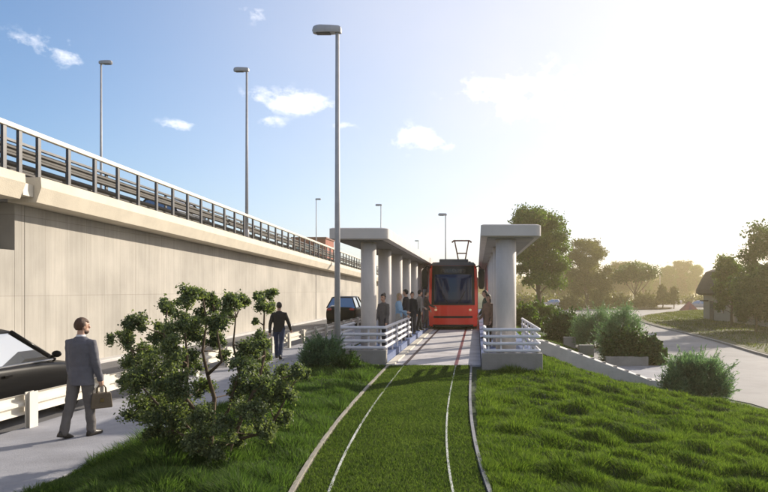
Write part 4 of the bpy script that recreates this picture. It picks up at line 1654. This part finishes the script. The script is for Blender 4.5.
def bag(hp, rz):
    t = thing('handbag', 'brown leather handbag hanging from the suited man\'s right hand', 'bag', hp + Vector((0, 0, -.345)), rz)
    t.scale = (.80, .80, .80)
    m = mat('brown_leather', (.115, .085, .052), .55, .15, 6, .2)
    MB().loft([[(x, y, z) for x, y in ((-w, -d), (w, -d), (w, d), (-w, d))] for z, w, d in ((0, .165, .055), (.02, .175, .062), (.26, .155, .045), (.285, .145, .035))]).build('bag_body', m, t, bevel=.012)
    for s in (-1, 1):
        pts = [(-.075, s * .036, .27), (-.07, s * .03, .37), (-.04, s * .012, .42), (.04, s * .012, .42), (.07, s * .03, .37), (.075, s * .036, .27)]
        MB().tube(pts, .009, 8).build('handle', m, t, smooth=True)
    MB().box(-.03, .03, -.066, -.058, .12, .18).build('clasp', mat('brass_clasp', (.35, .25, .12), .35, .1, 5, metal=.8), t)


bag(hands[1], MAN_RZ + R(55))
GPPL = 'people waiting on the left platform'
GPPR = 'people waiting on the right platform'
x2, y2 = (279 - VX) * 20.4 / F, 20.4
person('man in a black jacket and blue jeans walking away on the pavement', (x2, y2, .05), R(6), 1.78, leg=(14, -14), knee=(5, 12), arm=(-14, 10), elbow=(18, 26), abd=(12, 20), top=(.012, .012, .014), pants=(.018, .030, .07),
       hair=(.02, .015, .012), vox=.010, build=1.05)


def on_deck(px, y):
    return ((px - VX) * y / F, y, DECK)


person('woman with dark hair bun and grey coat by the left platform fence', on_deck(383.5, 19.75), R(150), 1.66, leg=(4, -3), knee=(2, 2), arm=(4, 6), elbow=(14, 30), top=(.11, .10, .095), pants=(.02, .02, .03), hair=(.015, .012, .012),
       style='bun', coat=.62, vox=.011, build=.92, group=GPPL)
person('woman with fair hair in a light blue top and pale trousers', on_deck(398.8, 23.0), R(-100), 1.66, leg=(5, -6), knee=(2, 3), arm=(10, 20), elbow=(40, 60), top=(.22, .36, .52), pants=(.30, .29, .27), hair=(.32, .24, .14), style='long', coat=.88, vox=.012,
       build=.9, group=GPPL)
person('man in a black jacket and grey trousers facing the fair haired woman', on_deck(406, 24.4), R(80), 1.80, leg=(5, -6), knee=(2, 3), arm=(8, 14), elbow=(35, 50), top=(.025, .022, .025), pants=(.16, .16, .17), hair=(.012, .01, .01), vox=.012, group=GPPL)
person('slim person in black half behind a column, right of the black jacketed man', on_deck(412.3, 26.6), R(170), 1.70, leg=(3, -3), top=(.02, .02, .022), pants=(.02, .02, .022), hair=(.02, .015, .012), vox=.013, build=.85, coat=.7, group=GPPL)
person('person in grey top and black trousers near the tram mirror', on_deck(419.6, 28.5), R(-60), 1.78, leg=(8, -8), knee=(2, 6), arm=(20, -8), elbow=(40, 15), top=(.20, .19, .18), pants=(.012, .012, .014), hair=(.012, .01, .01), vox=.013, group=GPPL)
person('person in a dark brown jacket standing against the left side of the tram', on_deck(426.3, 30.5), R(-80), 1.72, leg=(5, -5), arm=(10, 25), elbow=(20, 40), top=(.07, .05, .04), pants=(.05, .04, .04), hair=(.02, .015, .012), vox=.013, group=GPPL)
person('person in a brown top with dark hair beside the right platform column', on_deck(488.6, 20.8), R(140), 1.64, leg=(6, -6), knee=(3, 5), arm=(4, 10), elbow=(20, 40), top=(.20, .12, .08), pants=(.03, .02, .02), hair=(.012, .01, .01), style='long', coat=.70,
       vox=.012, build=.92, group=GPPR)
person('person in a dark green jacket behind the brown topped one, right platform', on_deck(485.4, 24.0), R(100), 1.76, leg=(4, -5), arm=(5, 8), elbow=(20, 25), top=(.04, .06, .045), pants=(.05, .045, .04), hair=(.012, .01, .01), vox=.012, group=GPPR)

# ------------------------------------------------------------------ sky, sun, air, camera
W = bpy.data.worlds.new('World')
SC.world = W
W.use_nodes = True
nt = W.node_tree
N, L = nt.nodes, nt.links
bg = N['Background']
sky = N.new('ShaderNodeTexSky')
sky.sky_type = 'NISHITA'
sky.sun_disc = False
sky.sun_elevation = R(SUN_EL)
sky.sun_rotation = R(SUN_AZ)
sky.altitude = 0
sky.air_density = 1.0
sky.dust_density = 1.0
sky.ozone_density = 4.5
# thin fair-weather clouds, each at its own bearing and height in the sky
tc = N.new('ShaderNodeTexCoord')
sp = N.new('ShaderNodeSeparateXYZ')
L.new(tc.outputs['Generated'], sp.inputs[0])


def math_(op, a, b=None, c=None):
    n = N.new('ShaderNodeMath')
    n.operation = op
    for i, v in enumerate((a, b, c)):
        if v is None:
            continue
        if isinstance(v, (int, float)):
            n.inputs[i].default_value = v
        else:
            L.new(v, n.inputs[i])
    return n.outputs[0]


az = math_('ARCTAN2', sp.outputs['X'], sp.outputs['Y'])
el = math_('ARCSINE', sp.outputs['Z'])
CL = [(40, 47, 26, 7, .8), (66, 54, 15, 9, .7), (186, 126, 18, 4, .7), (288, 101, 28, 7, 1), (322, 107, 20, 5, .7), (265, 120, 17, 4, .6), (256, 14, 14, 5, .6), (423, 139, 25, 8, .95), (498, 90, 32, 12, .8),
      (535, 105, 40, 12, .7), (546, 70, 9, 9, .6), (640, 92, 30, 9, .6), (345, 124, 12, 3, .5), (575, 76, 16, 7, .5)]
tot = None
for px, py, sx, sy, st_ in CL:
    a0 = math.atan((px - VX) / F)
    e0 = math.atan((VY - py) / math.hypot(F, px - VX))
    ca = math.cos(a0)
    u = math_('DIVIDE', math_('SUBTRACT', az, a0), sx / F * ca * ca * 1.5)
    v = math_('DIVIDE', math_('SUBTRACT', el, e0), sy / F * ca * 1.6)
    d = math_('ADD', math_('MULTIPLY', u, u), math_('MULTIPLY', v, v))
    g = math_('MULTIPLY', math_('POWER', 2.718, math_('MULTIPLY', d, -1.0)), st_)
    tot = g if tot is None else math_('MAXIMUM', tot, g)
nz = N.new('ShaderNodeTexNoise')
nz.inputs['Scale'].default_value = 24
nz.inputs['Detail'].default_value = 9
nz.inputs['Roughness'].default_value = .62
mp = N.new('ShaderNodeMapping')
mp.inputs['Scale'].default_value = (1, 1, 1.5)
L.new(tc.outputs['Generated'], mp.inputs[0])
L.new(mp.outputs[0], nz.inputs['Vector'])
cm = math_('SUBTRACT', math_('ADD', tot, math_('MULTIPLY', nz.outputs['Fac'], 3.2)), 2.0)
cm = math_('MULTIPLY', math_('MULTIPLY', cm, .9), math_('MINIMUM', math_('MULTIPLY', tot, 2.2), 1.0))
cl = N.new('ShaderNodeClamp')
L.new(cm, cl.inputs['Value'])
cl.inputs['Max'].default_value = .48
mx = N.new('ShaderNodeMix')
mx.data_type = 'RGBA'
L.new(cl.outputs[0], mx.inputs['Factor'])
# thin high veil of cirrus, thickening towards the sun's side of the sky
mr = N.new('ShaderNodeMapRange')
mr.interpolation_type = 'SMOOTHSTEP'
mr.inputs['From Min'].default_value = -.74
mr.inputs['From Max'].default_value = .25
mr.inputs['To Max'].default_value = .72
L.new(az, mr.inputs['Value'])
n2 = N.new('ShaderNodeTexNoise')
n2.inputs['Scale'].default_value = 3.5
n2.inputs['Detail'].default_value = 5
L.new(mp.outputs[0], n2.inputs['Vector'])
vf = math_('MULTIPLY', mr.outputs[0], math_('ADD', math_('MULTIPLY', n2.outputs['Fac'], .5), .75))
vx = N.new('ShaderNodeMix')
vx.data_type = 'RGBA'
L.new(vf, vx.inputs['Factor'])
L.new(sky.outputs[0], vx.inputs['A'])
vx.inputs['B'].default_value = (5.5, 5.3, 5.5, 1)
L.new(vx.outputs['Result'], mx.inputs['A'])
mx.inputs['B'].default_value = (9.2, 8.9, 8.8, 1)
L.new(mx.outputs['Result'], bg.inputs['Color'])
bg.inputs['Strength'].default_value = .120

sl = bpy.data.lights.new('sun', 'SUN')
sl.energy = 4.8
sl.angle = R(.6)
sl.color = (1.0, .89, .74)
so = bpy.data.objects.new('sun', sl)
COL.objects.link(so)
dvec = Vector((math.sin(R(SUN_AZ)) * math.cos(R(SUN_EL)), math.cos(R(SUN_AZ)) * math.cos(R(SUN_EL)), math.sin(R(SUN_EL))))
so.rotation_euler = (-dvec).to_track_quat('-Z', 'Y').to_euler()
so.location = (30, 40, 40)

HAZE = .0008
if HAZE:
    hb = MB().box(-630, 630, -170, 650, -3.0, 17.5)
    hm, hnt, HN, HL, HP = nodes_of('air')
    HN.remove(HP)
    pv = HN.new('ShaderNodeVolumePrincipled')
    pv.inputs['Color'].default_value = (1.0, .86, .55, 1)
    pv.inputs['Density'].default_value = HAZE
    pv.inputs['Anisotropy'].default_value = .68
    HL.new(pv.outputs[0], HN['Material Output'].inputs['Volume'])
    tag(hb.build('haze', hm), 'thin golden haze lying over the whole place', 'haze', kind='stuff')

cam = bpy.data.cameras.new('camera')
cam.sensor_width = 36
cam.lens = 36 * F / 768
cam.shift_x = (384 - VX) / 768
cam.shift_y = (VY - 246) / 768
cam.clip_end = 3000
cam.clip_start = .05
co = bpy.data.objects.new('camera', cam)
COL.objects.link(co)
co.location = (0, 0, EYE)
co.rotation_euler = (R(90), 0, 0)
SC.camera = co

SC.view_settings.view_transform = 'Standard'
SC.view_settings.look = 'None'
SC.view_settings.gamma = 1
SC.view_settings.exposure = 0.65
SC.view_settings.use_curve_mapping = False
SC.render.engine = 'CYCLES'
cy = SC.cycles
cy.use_denoising = True
cy.max_bounces = 6
cy.diffuse_bounces = 3
cy.glossy_bounces = 3
cy.transmission_bounces = 4
cy.volume_bounces = 1
cy.transparent_max_bounces = 8
cy.sample_clamp_indirect = 8
